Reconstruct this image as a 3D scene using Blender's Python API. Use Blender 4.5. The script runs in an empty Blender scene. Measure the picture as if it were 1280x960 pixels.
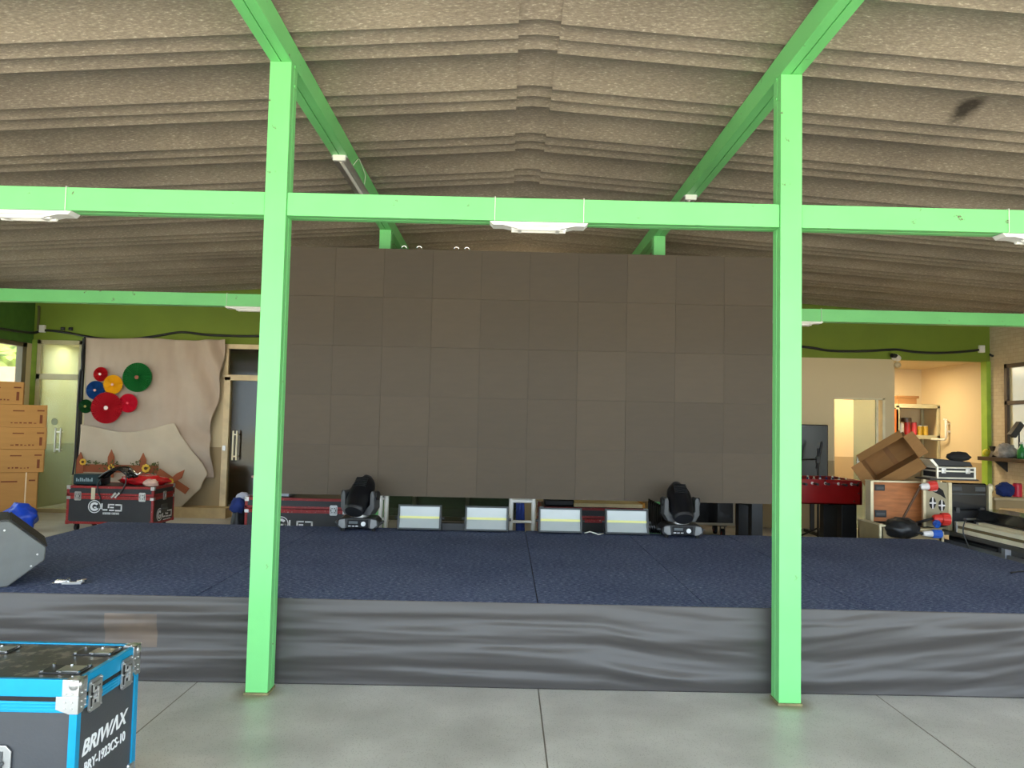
import bpy, bmesh, math, random
from mathutils import Vector, Matrix, noise
random.seed(7)
PI = math.pi
SC = bpy.context.scene
COL = SC.collection

# ------------------------------------------------------------------ helpers
def lin(c):
    return c / 12.92 if c <= 0.04045 else ((c + 0.055) / 1.055) ** 2.4
def rgb(r, g, b):
    return (lin(r / 255), lin(g / 255), lin(b / 255), 1)

class MB:
    """collects shapes into one bmesh"""
    def __init__(s):
        s.bm = bmesh.new()
    def quad_faces(s, vs, faces):
        b = [s.bm.verts.new(v) for v in vs]
        for f in faces:
            try:
                s.bm.faces.new([b[i] for i in f])
            except ValueError:
                pass
        return b
    def box(s, x0, x1, y0, y1, z0, z1, M=None):
        vs = [Vector((x, y, z)) for z in (z0, z1) for y in (y0, y1) for x in (x0, x1)]
        if M is not None:
            vs = [M @ v for v in vs]
        s.quad_faces(vs, [(0, 2, 3, 1), (4, 5, 7, 6), (0, 1, 5, 4), (2, 6, 7, 3), (0, 4, 6, 2), (1, 3, 7, 5)])
        return s
    def prism(s, poly, axis, a, b, M=None):
        def mk(p, t):
            v = {'x': (t, p[0], p[1]), 'y': (p[0], t, p[1]), 'z': (p[0], p[1], t)}[axis]
            v = Vector(v)
            return M @ v if M is not None else v
        n = len(poly)
        vs = [mk(p, a) for p in poly] + [mk(p, b) for p in poly]
        fs = [tuple(range(n))[::-1], tuple(range(n, 2 * n))] + [(i, (i + 1) % n, n + (i + 1) % n, n + i) for i in range(n)]
        s.quad_faces(vs, fs)
        return s
    def cyl(s, p0, p1, r0, r1=None, n=14):
        p0, p1 = Vector(p0), Vector(p1)
        r1 = r0 if r1 is None else r1
        d = (p1 - p0).normalized()
        u = d.orthogonal().normalized(); w = d.cross(u)
        ring = lambda c, r: [c + (u * math.cos(2 * PI * i / n) + w * math.sin(2 * PI * i / n)) * r for i in range(n)]
        s.quad_faces(ring(p0, r0) + ring(p1, r1), [tuple(range(n))[::-1], tuple(range(n, 2 * n))] + [(i, (i + 1) % n, n + (i + 1) % n, n + i) for i in range(n)])
        return s
    def tube(s, pts, r, n=8):
        pts = [Vector(p) for p in pts]
        rings = []
        u = None
        for i, p in enumerate(pts):
            d = (pts[min(i + 1, len(pts) - 1)] - pts[max(i - 1, 0)])
            d = d.normalized() if d.length > 1e-9 else Vector((0, 0, 1))
            u = d.orthogonal().normalized() if u is None else (u - d * u.dot(d)).normalized()
            w = d.cross(u)
            rings.append([s.bm.verts.new(p + (u * math.cos(2 * PI * k / n) + w * math.sin(2 * PI * k / n)) * r) for k in range(n)])
        for a, b in zip(rings, rings[1:]):
            for k in range(n):
                s.bm.faces.new((a[k], a[(k + 1) % n], b[(k + 1) % n], b[k]))
        s.bm.faces.new(rings[0][::-1]); s.bm.faces.new(rings[-1])
        return s
    def lathe(s, prof, n=24, M=None):
        rings = []
        for r, z in prof:
            ring = []
            for k in range(n):
                v = Vector((r * math.cos(2 * PI * k / n), r * math.sin(2 * PI * k / n), z))
                ring.append(s.bm.verts.new(M @ v if M is not None else v))
            rings.append(ring)
        for a, b in zip(rings, rings[1:]):
            for k in range(n):
                s.bm.faces.new((a[k], a[(k + 1) % n], b[(k + 1) % n], b[k]))
        s.bm.faces.new(rings[0][::-1]); s.bm.faces.new(rings[-1])
        return s
    def ell(s, c, rad, n=16, m=10, fn=None):
        c = Vector(c)
        rings = []
        for j in range(m + 1):
            th = PI * j / m
            ring = []
            for k in range(n):
                ph = 2 * PI * k / n
                d = Vector((math.sin(th) * math.cos(ph), math.sin(th) * math.sin(ph), math.cos(th)))
                f = fn(d) if fn else 1.0
                ring.append(s.bm.verts.new(c + Vector((d.x * rad[0], d.y * rad[1], d.z * rad[2])) * f))
            rings.append(ring)
        for a, b in zip(rings, rings[1:]):
            for k in range(n):
                s.bm.faces.new((a[k], b[k], b[(k + 1) % n], a[(k + 1) % n]))
        return s
    def grid(s, nu, nv, fn):
        V = [[s.bm.verts.new(fn(i / nu, j / nv)) for i in range(nu + 1)] for j in range(nv + 1)]
        for j in range(nv):
            for i in range(nu):
                s.bm.faces.new((V[j][i], V[j][i + 1], V[j + 1][i + 1], V[j + 1][i]))
        return s
    def build(s, name, mat, parent=None, bevel=0, smooth=False, solid=0, seg=2):
        bmesh.ops.remove_doubles(s.bm, verts=s.bm.verts, dist=1e-6)
        bmesh.ops.recalc_face_normals(s.bm, faces=s.bm.faces)
        me = bpy.data.meshes.new(name)
        s.bm.to_mesh(me); s.bm.free()
        me.materials.append(mat)
        if smooth:
            for p in me.polygons:
                p.use_smooth = True
        o = bpy.data.objects.new(name, me)
        COL.objects.link(o)
        if parent is not None:
            o.parent = parent
        if solid:
            md = o.modifiers.new('solid', 'SOLIDIFY'); md.thickness = solid; md.offset = 0
        if bevel:
            md = o.modifiers.new('bevel', 'BEVEL'); md.width = bevel; md.segments = seg; md.limit_method = 'ANGLE'; md.angle_limit = math.radians(40)
        return o

def tag(o, label=None, cat=None, group=None, kind=None):
    if label: o['label'] = label
    if cat: o['category'] = cat
    if group: o['group'] = group
    if kind: o['kind'] = kind
    return o
def thing(name, label, cat, loc=(0, 0, 0), rz=0, group=None, kind=None):
    o = bpy.data.objects.new(name, None); COL.objects.link(o)
    o.empty_display_size = 0.1
    o.location = loc; o.rotation_euler = (0, 0, rz)
    return tag(o, label, cat, group, kind)
def struct(o):
    o['kind'] = 'structure'
    return o
def copy_tree(o, parent=None):
    c = o.copy(); COL.objects.link(c)
    if parent is not None: c.parent = parent
    for ch in list(o.children):
        copy_tree(ch, c)
    return c
def dup(o, label, loc=None, rz=None):
    c = copy_tree(o)
    c['label'] = label
    if loc is not None: c.location = loc
    if rz is not None: c.rotation_euler = (0, 0, rz)
    return c
def text_part(name, body, size, mat, parent, M, extrude=0.0012, offset=0.0, shear=0.0, width=None, align='LEFT'):
    cu = bpy.data.curves.new(name, 'FONT')
    cu.body = body; cu.size = size; cu.extrude = extrude; cu.offset = offset; cu.shear = shear
    cu.align_x = align
    tmp = bpy.data.objects.new('tmp_text', cu); COL.objects.link(tmp)
    dg = bpy.context.evaluated_depsgraph_get(); dg.update()
    me = bpy.data.meshes.new_from_object(tmp.evaluated_get(dg))
    bpy.data.objects.remove(tmp)
    me.name = name
    if width:
        xs = [v.co.x for v in me.vertices]
        k = width / (max(xs) - min(xs))
        for v in me.vertices: v.co.x = (v.co.x - min(xs)) * k
    me.materials.clear(); me.materials.append(mat)
    o = bpy.data.objects.new(name, me); COL.objects.link(o)
    if parent is not None: o.parent = parent
    o.matrix_local = M
    return o

# ------------------------------------------------------------------ materials
def new_mat(name):
    m = bpy.data.materials.new(name); m.use_nodes = True
    return m, m.node_tree.nodes, m.node_tree.links, m.node_tree.nodes['Principled BSDF']
def mat(name, col, rough=0.6, metal=0.0, var=0.12, scale=6.0, bump=0.0, bscale=60.0, spec=0.5, coat=0.0, sheen=0.0, stretch=None, dirt=None, dirt_amt=0.0, trans=0.0):
    m, N, L, B = new_mat(name)
    B.inputs['Roughness'].default_value = rough
    B.inputs['Metallic'].default_value = metal
    B.inputs['Specular IOR Level'].default_value = spec
    B.inputs['Coat Weight'].default_value = coat
    B.inputs['Sheen Weight'].default_value = sheen
    B.inputs['Transmission Weight'].default_value = trans
    tc = N.new('ShaderNodeTexCoord')
    src = tc.outputs['Object']
    if stretch:
        mp = N.new('ShaderNodeMapping'); mp.inputs['Scale'].default_value = stretch
        L.new(src, mp.inputs['Vector']); src = mp.outputs['Vector']
    nz = N.new('ShaderNodeTexNoise'); nz.inputs['Scale'].default_value = scale; nz.inputs['Detail'].default_value = 5
    L.new(src, nz.inputs['Vector'])
    cr = N.new('ShaderNodeValToRGB')
    c = Vector(col[:3])
    cr.color_ramp.elements[0].position = 0.3; cr.color_ramp.elements[1].position = 0.7
    cr.color_ramp.elements[0].color = (*(c * (1 - var)), 1); cr.color_ramp.elements[1].color = (*(c * (1 + var)), 1)
    L.new(nz.outputs['Fac'], cr.inputs['Fac'])
    out = cr.outputs['Color']
    if dirt is not None:
        n2 = N.new('ShaderNodeTexNoise'); n2.inputs['Scale'].default_value = scale * 4; n2.inputs['Detail'].default_value = 8; n2.inputs['Roughness'].default_value = 0.7
        L.new(src, n2.inputs['Vector'])
        r2 = N.new('ShaderNodeValToRGB'); r2.color_ramp.elements[0].position = 1 - dirt_amt - 0.05; r2.color_ramp.elements[1].position = 1 - dirt_amt
        L.new(n2.outputs['Fac'], r2.inputs['Fac'])
        mx = N.new('ShaderNodeMix'); mx.data_type = 'RGBA'
        L.new(r2.outputs['Color'], mx.inputs['Factor']); L.new(out, mx.inputs['A']); mx.inputs['B'].default_value = dirt
        out = mx.outputs['Result']
    L.new(out, B.inputs['Base Color'])
    if bump:
        n3 = N.new('ShaderNodeTexNoise'); n3.inputs['Scale'].default_value = bscale; n3.inputs['Detail'].default_value = 4
        L.new(src, n3.inputs['Vector'])
        bp = N.new('ShaderNodeBump'); bp.inputs['Strength'].default_value = bump; bp.inputs['Distance'].default_value = 0.01
        L.new(n3.outputs['Fac'], bp.inputs['Height']); L.new(bp.outputs['Normal'], B.inputs['Normal'])
    return m
def emit(name, col, strength):
    m, N, L, B = new_mat(name)
    N.remove(B)
    e = N.new('ShaderNodeEmission'); e.inputs['Color'].default_value = col; e.inputs['Strength'].default_value = strength
    L.new(e.outputs[0], N['Material Output'].inputs['Surface'])
    return m
def glass(name, tint, opac=0.25, rough=0.05):
    m, N, L, B = new_mat(name)
    B.inputs['Base Color'].default_value = tint; B.inputs['Roughness'].default_value = rough
    B.inputs['Specular IOR Level'].default_value = 0.6
    tr = N.new('ShaderNodeBsdfTransparent')
    tr.inputs['Color'].default_value = (0.93, 0.97, 0.93, 1)
    mx = N.new('ShaderNodeMixShader'); mx.inputs['Fac'].default_value = opac
    L.new(tr.outputs[0], mx.inputs[1]); L.new(B.outputs[0], mx.inputs[2])
    L.new(mx.outputs[0], N['Material Output'].inputs['Surface'])
    return m

M_GREEN = mat('green_paint', rgb(117, 203, 122), 0.42, var=0.05, scale=3, dirt=rgb(92, 84, 60), dirt_amt=0.31, bump=0.05, bscale=25)
M_OLIVE = mat('olive_wall_paint', rgb(112, 132, 34), 0.7, var=0.07, scale=2.5, bump=0.1, bscale=80)
M_CREAM = mat('cream_paint', rgb(206, 188, 150), 0.75, var=0.04, scale=2, bump=0.05)
M_TAN = mat('tan_dado_paint', rgb(172, 150, 112), 0.6, var=0.04, scale=2)
M_WHITE = mat('white_enamel', rgb(228, 226, 218), 0.4, var=0.03)
M_ALU = mat('aluminium', rgb(190, 190, 188), 0.32, 0.9, var=0.06, scale=12)
M_CHROME = mat('chrome', rgb(215, 215, 215), 0.15, 1.0, var=0.05, scale=20)
M_BLACK = mat('black_plastic', rgb(30, 31, 34), 0.45, var=0.15)
M_BLACKG = mat('gloss_black_plastic', rgb(16, 17, 21), 0.22, var=0.15, coat=0.4)
M_DKGREY = mat('dark_grey_plastic', rgb(72, 74, 76), 0.5, var=0.1)
M_RUBBER = mat('black_rubber', rgb(22, 22, 22), 0.8)
M_CARD = mat('corrugated_cardboard', rgb(186, 134, 72), 0.85, var=0.06, scale=3, bump=0.03, stretch=(1, 1, 6))
M_CARD2 = mat('brown_cardboard', rgb(150, 108, 62), 0.85, var=0.08, scale=3, stretch=(1, 1, 6))
M_INK = mat('brown_print_ink', rgb(120, 62, 28), 0.8)
M_RED = mat('red_case_edge', rgb(150, 30, 30), 0.5, var=0.2, dirt=rgb(205, 190, 175), dirt_amt=0.34, scale=14)
M_CASEBLK = mat('black_case_laminate', rgb(38, 40, 44), 0.5, var=0.12, scale=8, bump=0.05, bscale=120)
M_BLUE = mat('anodised_blue_edge', rgb(0, 148, 196), 0.35, 0.3, var=0.06, scale=10)
M_LETTER = mat('white_lettering', rgb(232, 233, 235), 0.6, var=0.02)
M_BROWNWOOD = mat('plywood', rgb(176, 108, 58), 0.55, var=0.22, scale=5, stretch=(1, 1, 7))
M_CREAMWOOD = mat('cream_profile', rgb(250, 242, 212), 0.45, var=0.05)
M_NAVY = mat('navy_cloth', rgb(28, 48, 110), 0.85, var=0.25, scale=12, bump=0.3, bscale=30)
M_BLUEBAG = mat('blue_plastic_sack', rgb(22, 72, 200), 0.35, var=0.2, scale=10, bump=0.3, bscale=25)
M_REDBOX = mat('red_lacquer', rgb(150, 14, 16), 0.3, var=0.08, coat=0.3)

# roof sheet: fibre cement with flecks, soot and a few stains
def roof_mat():
    m, N, L, B = new_mat('fibre_cement_sheet')
    tc = N.new('ShaderNodeTexCoord')
    mp = N.new('ShaderNodeMapping'); mp.inputs['Rotation'].default_value = (0, 0, 0.5); mp.inputs['Scale'].default_value = (22, 60, 22)
    L.new(tc.outputs['Object'], mp.inputs['Vector'])
    n1 = N.new('ShaderNodeTexNoise'); n1.inputs['Scale'].default_value = 1.5; n1.inputs['Detail'].default_value = 6; n1.inputs['Roughness'].default_value = 0.65
    L.new(mp.outputs[0], n1.inputs['Vector'])
    r1 = N.new('ShaderNodeValToRGB')
    e = r1.color_ramp.elements
    e[0].position = 0.36; e[0].color = rgb(140, 129, 116)
    e[1].position = 0.74; e[1].color = rgb(236, 226, 206)
    k = e.new(0.58); k.color = rgb(166, 154, 138)
    L.new(n1.outputs['Fac'], r1.inputs['Fac'])
    n2 = N.new('ShaderNodeTexNoise'); n2.inputs['Scale'].default_value = 0.9; n2.inputs['Detail'].default_value = 4
    L.new(tc.outputs['Object'], n2.inputs['Vector'])
    r2 = N.new('ShaderNodeValToRGB'); r2.color_ramp.elements[0].position = 0.3; r2.color_ramp.elements[1].position = 0.65
    r2.color_ramp.elements[0].color = (0.72, 0.70, 0.68, 1); r2.color_ramp.elements[1].color = (1, 0.98, 0.94, 1)
    L.new(n2.outputs['Fac'], r2.inputs['Fac'])
    mx = N.new('ShaderNodeMix'); mx.data_type = 'RGBA'; mx.blend_type = 'MULTIPLY'; mx.inputs['Factor'].default_value = 1
    L.new(r1.outputs['Color'], mx.inputs['A']); L.new(r2.outputs['Color'], mx.inputs['B'])
    # water stain on the right slope
    ge = N.new('ShaderNodeVectorMath'); ge.operation = 'DISTANCE'
    sp = N.new('ShaderNodeMapping'); sp.inputs['Scale'].default_value = (1, 0.55, 0); sp.vector_type = 'POINT'
    L.new(tc.outputs['Object'], sp.inputs['Vector']); L.new(sp.outputs[0], ge.inputs[0])
    ge.inputs[1].default_value = (3.10, 5.06 * 0.55, 0)
    ns = N.new('ShaderNodeTexNoise'); ns.inputs['Scale'].default_value = 14
    L.new(tc.outputs['Object'], ns.inputs['Vector'])
    ad = N.new('ShaderNodeMath'); ad.operation = 'MULTIPLY_ADD'; ad.inputs[1].default_value = 0.06; L.new(ns.outputs['Fac'], ad.inputs[0]); L.new(ge.outputs['Value'], ad.inputs[2])
    rs = N.new('ShaderNodeValToRGB'); rs.color_ramp.elements[0].position = 0.075; rs.color_ramp.elements[0].color = (0.16, 0.15, 0.14, 1); rs.color_ramp.elements[1].position = 0.135
    L.new(ad.outputs[0], rs.inputs['Fac'])
    m2 = N.new('ShaderNodeMix'); m2.data_type = 'RGBA'; m2.blend_type = 'MULTIPLY'; m2.inputs['Factor'].default_value = 1
    L.new(mx.outputs['Result'], m2.inputs['A']); L.new(rs.outputs['Color'], m2.inputs['B'])
    L.new(m2.outputs['Result'], B.inputs['Base Color'])
    B.inputs['Roughness'].default_value = 0.9
    bp = N.new('ShaderNodeBump'); bp.inputs['Strength'].default_value = 0.15; bp.inputs['Distance'].default_value = 0.01
    L.new(n1.outputs['Fac'], bp.inputs['Height']); L.new(bp.outputs['Normal'], B.inputs['Normal'])
    return m
M_ROOF = roof_mat()

def floor_mat():
    m, N, L, B = new_mat('polished_granolithic_floor')
    tc = N.new('ShaderNodeTexCoord')
    n1 = N.new('ShaderNodeTexVoronoi'); n1.inputs['Scale'].default_value = 90
    L.new(tc.outputs['Object'], n1.inputs['Vector'])
    r1 = N.new('ShaderNodeValToRGB'); r1.color_ramp.elements[0].position = 0.1; r1.color_ramp.elements[1].position = 0.3
    r1.color_ramp.elements[0].color = (0.42, 0.4, 0.38, 1); r1.color_ramp.elements[1].color = (1, 1, 1, 1)
    L.new(n1.outputs['Distance'], r1.inputs['Fac'])
    n2 = N.new('ShaderNodeTexNoise'); n2.inputs['Scale'].default_value = 2.2; n2.inputs['Detail'].default_value = 6
    L.new(tc.outputs['Object'], n2.inputs['Vector'])
    r2 = N.new('ShaderNodeValToRGB'); r2.color_ramp.elements[0].position = 0.3; r2.color_ramp.elements[1].position = 0.7
    r2.color_ramp.elements[0].color = rgb(172, 170, 166); r2.color_ramp.elements[1].color = rgb(202, 200, 196)
    L.new(n2.outputs['Fac'], r2.inputs['Fac'])
    mx = N.new('ShaderNodeMix'); mx.data_type = 'RGBA'; mx.blend_type = 'MULTIPLY'; mx.inputs['Factor'].default_value = 0.8
    L.new(r2.outputs['Color'], mx.inputs['A']); L.new(r1.outputs['Color'], mx.inputs['B'])
    # narrow joints every 2.03 m both ways
    sx = N.new('ShaderNodeSeparateXYZ'); L.new(tc.outputs['Object'], sx.inputs[0])
    prev = None
    for ax, off in (('X', 0.225), ('Y', 3.0)):
        a = N.new('ShaderNodeMath'); a.operation = 'SUBTRACT'; L.new(sx.outputs[ax], a.inputs[0]); a.inputs[1].default_value = off
        p = N.new('ShaderNodeMath'); p.operation = 'PINGPONG'; L.new(a.outputs[0], p.inputs[0]); p.inputs[1].default_value = 1.015
        l = N.new('ShaderNodeMath'); l.operation = 'LESS_THAN'; L.new(p.outputs[0], l.inputs[0]); l.inputs[1].default_value = 0.004
        if prev is None: prev = l
        else:
            q = N.new('ShaderNodeMath'); q.operation = 'MAXIMUM'; L.new(prev.outputs[0], q.inputs[0]); L.new(l.outputs[0], q.inputs[1]); prev = q
    m2 = N.new('ShaderNodeMix'); m2.data_type = 'RGBA'
    L.new(prev.outputs[0], m2.inputs['Factor']); L.new(mx.outputs['Result'], m2.inputs['A']); m2.inputs['B'].default_value = rgb(108, 100, 90)
    last = m2.outputs['Result']
    # rust stains round the two post feet
    for cx in (-1.393, 1.661):
        d = N.new('ShaderNodeVectorMath'); d.operation = 'DISTANCE'; L.new(tc.outputs['Object'], d.inputs[0]); d.inputs[1].default_value = (cx, 4.47, 0)
        ad = N.new('ShaderNodeMath'); ad.operation = 'MULTIPLY_ADD'; ad.inputs[1].default_value = 0.16; L.new(n2.outputs['Fac'], ad.inputs[0]); L.new(d.outputs['Value'], ad.inputs[2])
        r = N.new('ShaderNodeValToRGB'); r.color_ramp.elements[0].position = 0.14; r.color_ramp.elements[0].color = (0.75, 0.75, 0.75, 1); r.color_ramp.elements[1].position = 0.24; r.color_ramp.elements[1].color = (0, 0, 0, 1)
        L.new(ad.outputs[0], r.inputs['Fac'])
        m3 = N.new('ShaderNodeMix'); m3.data_type = 'RGBA'; L.new(r.outputs['Color'], m3.inputs['Factor']); L.new(last, m3.inputs['A']); m3.inputs['B'].default_value = rgb(120, 96, 66)
        last = m3.outputs['Result']
    L.new(last, B.inputs['Base Color'])
    B.inputs['Roughness'].default_value = 0.38
    B.inputs['Specular IOR Level'].default_value = 0.5
    return m
M_FLOOR = floor_mat()

def carpet_mat():
    m, N, L, B = new_mat('navy_needle_felt_carpet')
    tc = N.new('ShaderNodeTexCoord')
    mp = N.new('ShaderNodeMapping'); mp.inputs['Scale'].default_value = (34, 80, 34)
    L.new(tc.outputs['Object'], mp.inputs['Vector'])
    n1 = N.new('ShaderNodeTexNoise'); n1.inputs['Scale'].default_value = 1.0; n1.inputs['Detail'].default_value = 5; n1.inputs['Roughness'].default_value = 0.7
    L.new(mp.outputs[0], n1.inputs['Vector'])
    r = N.new('ShaderNodeValToRGB'); e = r.color_ramp.elements
    e[0].position = 0.35; e[0].color = rgb(58, 68, 100); e[1].position = 0.78; e[1].color = rgb(182, 190, 212)
    k = e.new(0.52); k.color = rgb(86, 99, 138)
    L.new(n1.outputs['Fac'], r.inputs['Fac'])
    n2 = N.new('ShaderNodeTexNoise'); n2.inputs['Scale'].default_value = 1.3; n2.inputs['Detail'].default_value = 5
    L.new(tc.outputs['Object'], n2.inputs['Vector'])
    r2 = N.new('ShaderNodeValToRGB'); r2.color_ramp.elements[0].position = 0.35; r2.color_ramp.elements[1].position = 0.7
    r2.color_ramp.elements[0].color = (0.8, 0.8, 0.8, 1); r2.color_ramp.elements[1].color = (1.1, 1.06, 1.0, 1)
    L.new(n2.outputs['Fac'], r2.inputs['Fac'])
    mx = N.new('ShaderNodeMix'); mx.data_type = 'RGBA'; mx.blend_type = 'MULTIPLY'; mx.inputs['Factor'].default_value = 1
    L.new(r.outputs['Color'], mx.inputs['A']); L.new(r2.outputs['Color'], mx.inputs['B'])
    L.new(mx.outputs['Result'], B.inputs['Base Color'])
    B.inputs['Roughness'].default_value = 0.95; B.inputs['Specular IOR Level'].default_value = 0.15
    bp = N.new('ShaderNodeBump'); bp.inputs['Strength'].default_value = 0.5; bp.inputs['Distance'].default_value = 0.006
    L.new(n1.outputs['Fac'], bp.inputs['Height']); L.new(bp.outputs['Normal'], B.inputs['Normal'])
    return m
M_CARPET = carpet_mat()

def skirt_mat():
    m, N, L, B = new_mat('dark_grey_skirt_fabric')
    tc = N.new('ShaderNodeTexCoord')
    sx = N.new('ShaderNodeSeparateXYZ'); L.new(tc.outputs['Object'], sx.inputs[0])
    # brownish rectangle of reflected light, painted into the cloth colour
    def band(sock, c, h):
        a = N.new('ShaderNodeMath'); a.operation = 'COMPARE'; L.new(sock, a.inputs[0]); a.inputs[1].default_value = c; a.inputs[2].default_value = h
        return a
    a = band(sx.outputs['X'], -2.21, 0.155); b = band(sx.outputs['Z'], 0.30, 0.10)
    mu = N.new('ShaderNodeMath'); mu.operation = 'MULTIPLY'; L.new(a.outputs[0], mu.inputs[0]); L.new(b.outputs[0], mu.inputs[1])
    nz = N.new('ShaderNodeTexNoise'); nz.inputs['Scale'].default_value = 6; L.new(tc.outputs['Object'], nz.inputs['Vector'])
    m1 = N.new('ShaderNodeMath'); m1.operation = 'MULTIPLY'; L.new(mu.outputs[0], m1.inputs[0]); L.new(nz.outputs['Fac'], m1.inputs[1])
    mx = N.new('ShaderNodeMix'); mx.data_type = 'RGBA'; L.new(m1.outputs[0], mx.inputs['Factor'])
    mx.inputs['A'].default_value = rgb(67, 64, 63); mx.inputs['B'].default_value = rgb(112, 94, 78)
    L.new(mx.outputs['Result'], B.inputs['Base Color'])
    B.inputs['Roughness'].default_value = 0.45
    return m
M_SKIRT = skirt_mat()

def screen_mat():
    m, N, L, B = new_mat('led_module_face')
    oi = N.new('ShaderNodeObjectInfo')
    r = N.new('ShaderNodeValToRGB'); r.color_ramp.elements[0].color = rgb(78, 67, 53); r.color_ramp.elements[1].color = rgb(85, 73, 58)
    L.new(oi.outputs['Random'], r.inputs['Fac'])
    tc = N.new('ShaderNodeTexCoord')
    nz = N.new('ShaderNodeTexNoise'); nz.inputs['Scale'].default_value = 5; nz.inputs['Detail'].default_value = 6
    mp = N.new('ShaderNodeMapping'); mp.inputs['Scale'].default_value = (1, 1, 4)
    L.new(tc.outputs['Object'], mp.inputs['Vector']); L.new(mp.outputs[0], nz.inputs['Vector'])
    r2 = N.new('ShaderNodeValToRGB'); r2.color_ramp.elements[0].color = (0.86, 0.85, 0.83, 1); r2.color_ramp.elements[1].color = (1.08, 1.08, 1.06, 1)
    L.new(nz.outputs['Fac'], r2.inputs['Fac'])
    mx = N.new('ShaderNodeMix'); mx.data_type = 'RGBA'; mx.blend_type = 'MULTIPLY'; mx.inputs['Factor'].default_value = 1
    L.new(r.outputs['Color'], mx.inputs['A']); L.new(r2.outputs['Color'], mx.inputs['B'])
    L.new(mx.outputs['Result'], B.inputs['Base Color'])
    B.inputs['Roughness'].default_value = 0.62; B.inputs['Specular IOR Level'].default_value = 0.45
    return m
M_SCREEN = screen_mat()

def brick_mat():
    m, N, L, B = new_mat('whitewashed_brick')
    tc = N.new('ShaderNodeTexCoord')
    mp = N.new('ShaderNodeMapping'); mp.inputs['Rotation'].default_value = (PI / 2, 0, PI / 2)
    L.new(tc.outputs['Object'], mp.inputs['Vector'])
    br = N.new('ShaderNodeTexBrick'); br.inputs['Scale'].default_value = 4.2
    br.inputs['Color1'].default_value = rgb(206, 192, 164); br.inputs['Color2'].default_value = rgb(196, 180, 150); br.inputs['Mortar'].default_value = rgb(184, 166, 138)
    br.inputs['Mortar Size'].default_value = 0.012
    cb = N.new('ShaderNodeSeparateXYZ'); L.new(tc.outputs['Object'], cb.inputs[0])
    cc = N.new('ShaderNodeCombineXYZ'); L.new(cb.outputs['Y'], cc.inputs['X']); L.new(cb.outputs['Z'], cc.inputs['Y'])
    L.new(cc.outputs[0], br.inputs['Vector'])
    L.new(br.outputs['Color'], B.inputs['Base Color'])
    B.inputs['Roughness'].default_value = 0.85
    bp = N.new('ShaderNodeBump'); bp.inputs['Strength'].default_value = 0.4; bp.inputs['Distance'].default_value = 0.01; bp.invert = True
    L.new(br.outputs['Fac'], bp.inputs['Height']); L.new(bp.outputs['Normal'], B.inputs['Normal'])
    return m
M_BRICK = brick_mat()

def two_tone(name, top, bot, z):
    m, N, L, B = new_mat(name)
    tc = N.new('ShaderNodeTexCoord'); sx = N.new('ShaderNodeSeparateXYZ'); L.new(tc.outputs['Object'], sx.inputs[0])
    g = N.new('ShaderNodeMath'); g.operation = 'GREATER_THAN'; L.new(sx.outputs['Z'], g.inputs[0]); g.inputs[1].default_value = z
    mx = N.new('ShaderNodeMix'); mx.data_type = 'RGBA'; L.new(g.outputs[0], mx.inputs['Factor']); mx.inputs['A'].default_value = bot; mx.inputs['B'].default_value = top
    L.new(mx.outputs['Result'], B.inputs['Base Color']); B.inputs['Roughness'].default_value = 0.7
    return m
M_TWOTONE = two_tone('two_tone_wall_paint', rgb(214, 196, 158), rgb(172, 152, 116), 1.10)
M_TWOTONE_G = two_tone('two_tone_green_wall_paint', rgb(206, 208, 168), rgb(134, 144, 108), 1.06)

# ------------------------------------------------------------------ camera
cam = bpy.data.cameras.new('camera'); camo = bpy.data.objects.new('camera', cam); COL.objects.link(camo)
cam.sensor_width = 36; cam.lens = 950 / 1280 * 36; cam.clip_start = 0.05; cam.clip_end = 200
R_ = Vector((0.99972745, -0.00735804, 0.0221558)); U_ = Vector((-0.02251242, -0.05255741, 0.99836412)); F_ = Vector((0.00618155, 0.9985908, 0.05270873))
Mc = Matrix(((R_.x, U_.x, -F_.x, 0), (R_.y, U_.y, -F_.y, 0), (R_.z, U_.z, -F_.z, 1.575), (0, 0, 0, 1)))
camo.matrix_world = Mc
SC.camera = camo

# ------------------------------------------------------------------ setting
XL, XR, YB = -7.68, 7.86, 12.3
RIDGE = 3.95
def roof_z(x): return RIDGE - 0.067 * abs(x - 0.145)
def corr(y):
    # one wide arch then two narrow ones, meeting in sharp ridges
    u = (y - 4.729) % 0.876
    if u < 0.521:
        v = u / 0.521
        return 0.24 * v * (1 - v) * (1.12 - 0.24 * v)
    v = ((u - 0.521) % 0.1775) / 0.1775
    return 0.078 * v * (1 - v) * (1.12 - 0.24 * v)
Y0R, Y1R = -1.6, 12.32
def roof_sheet(name, xa, xb, dz, dx=1):
    ys = []
    y = 4.729 - 12 * 0.876
    marks = [0.521 * k / 16 for k in range(16)] + [0.521 + 0.1775 * k / 8 for k in range(16)]
    while y < Y1R:
        ys += [y + m for m in marks if Y0R <= y + m <= Y1R]
        y += 0.876
    ys.append(Y1R)
    b = MB()
    nx = 8
    b.grid(nx, len(ys) - 1, lambda u, v: Vector((xa + (xb - xa) * u, ys[round(v * (len(ys) - 1))], roof_z(xa + (xb - xa) * u) + dz + corr(ys[round(v * (len(ys) - 1))]))))
    o = b.build(name, M_ROOF, solid=0.012)
    md = o.modifiers['solid']; md.offset = 1
    return struct(o)
def fix_up(o):
    # thickness must grow upward
    me = o.data
    if me.polygons[0].normal.z < 0:
        me.flip_normals()
    return o
c1 = fix_up(roof_sheet('ceiling', -9.0, 0.02, 0)); c1['label'] = 'left slope of the corrugated fibre cement roof'
c2 = fix_up(roof_sheet('ceiling', 0.272, 9.0, 0)); c2['label'] = 'right slope of the corrugated fibre cement roof'
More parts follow.
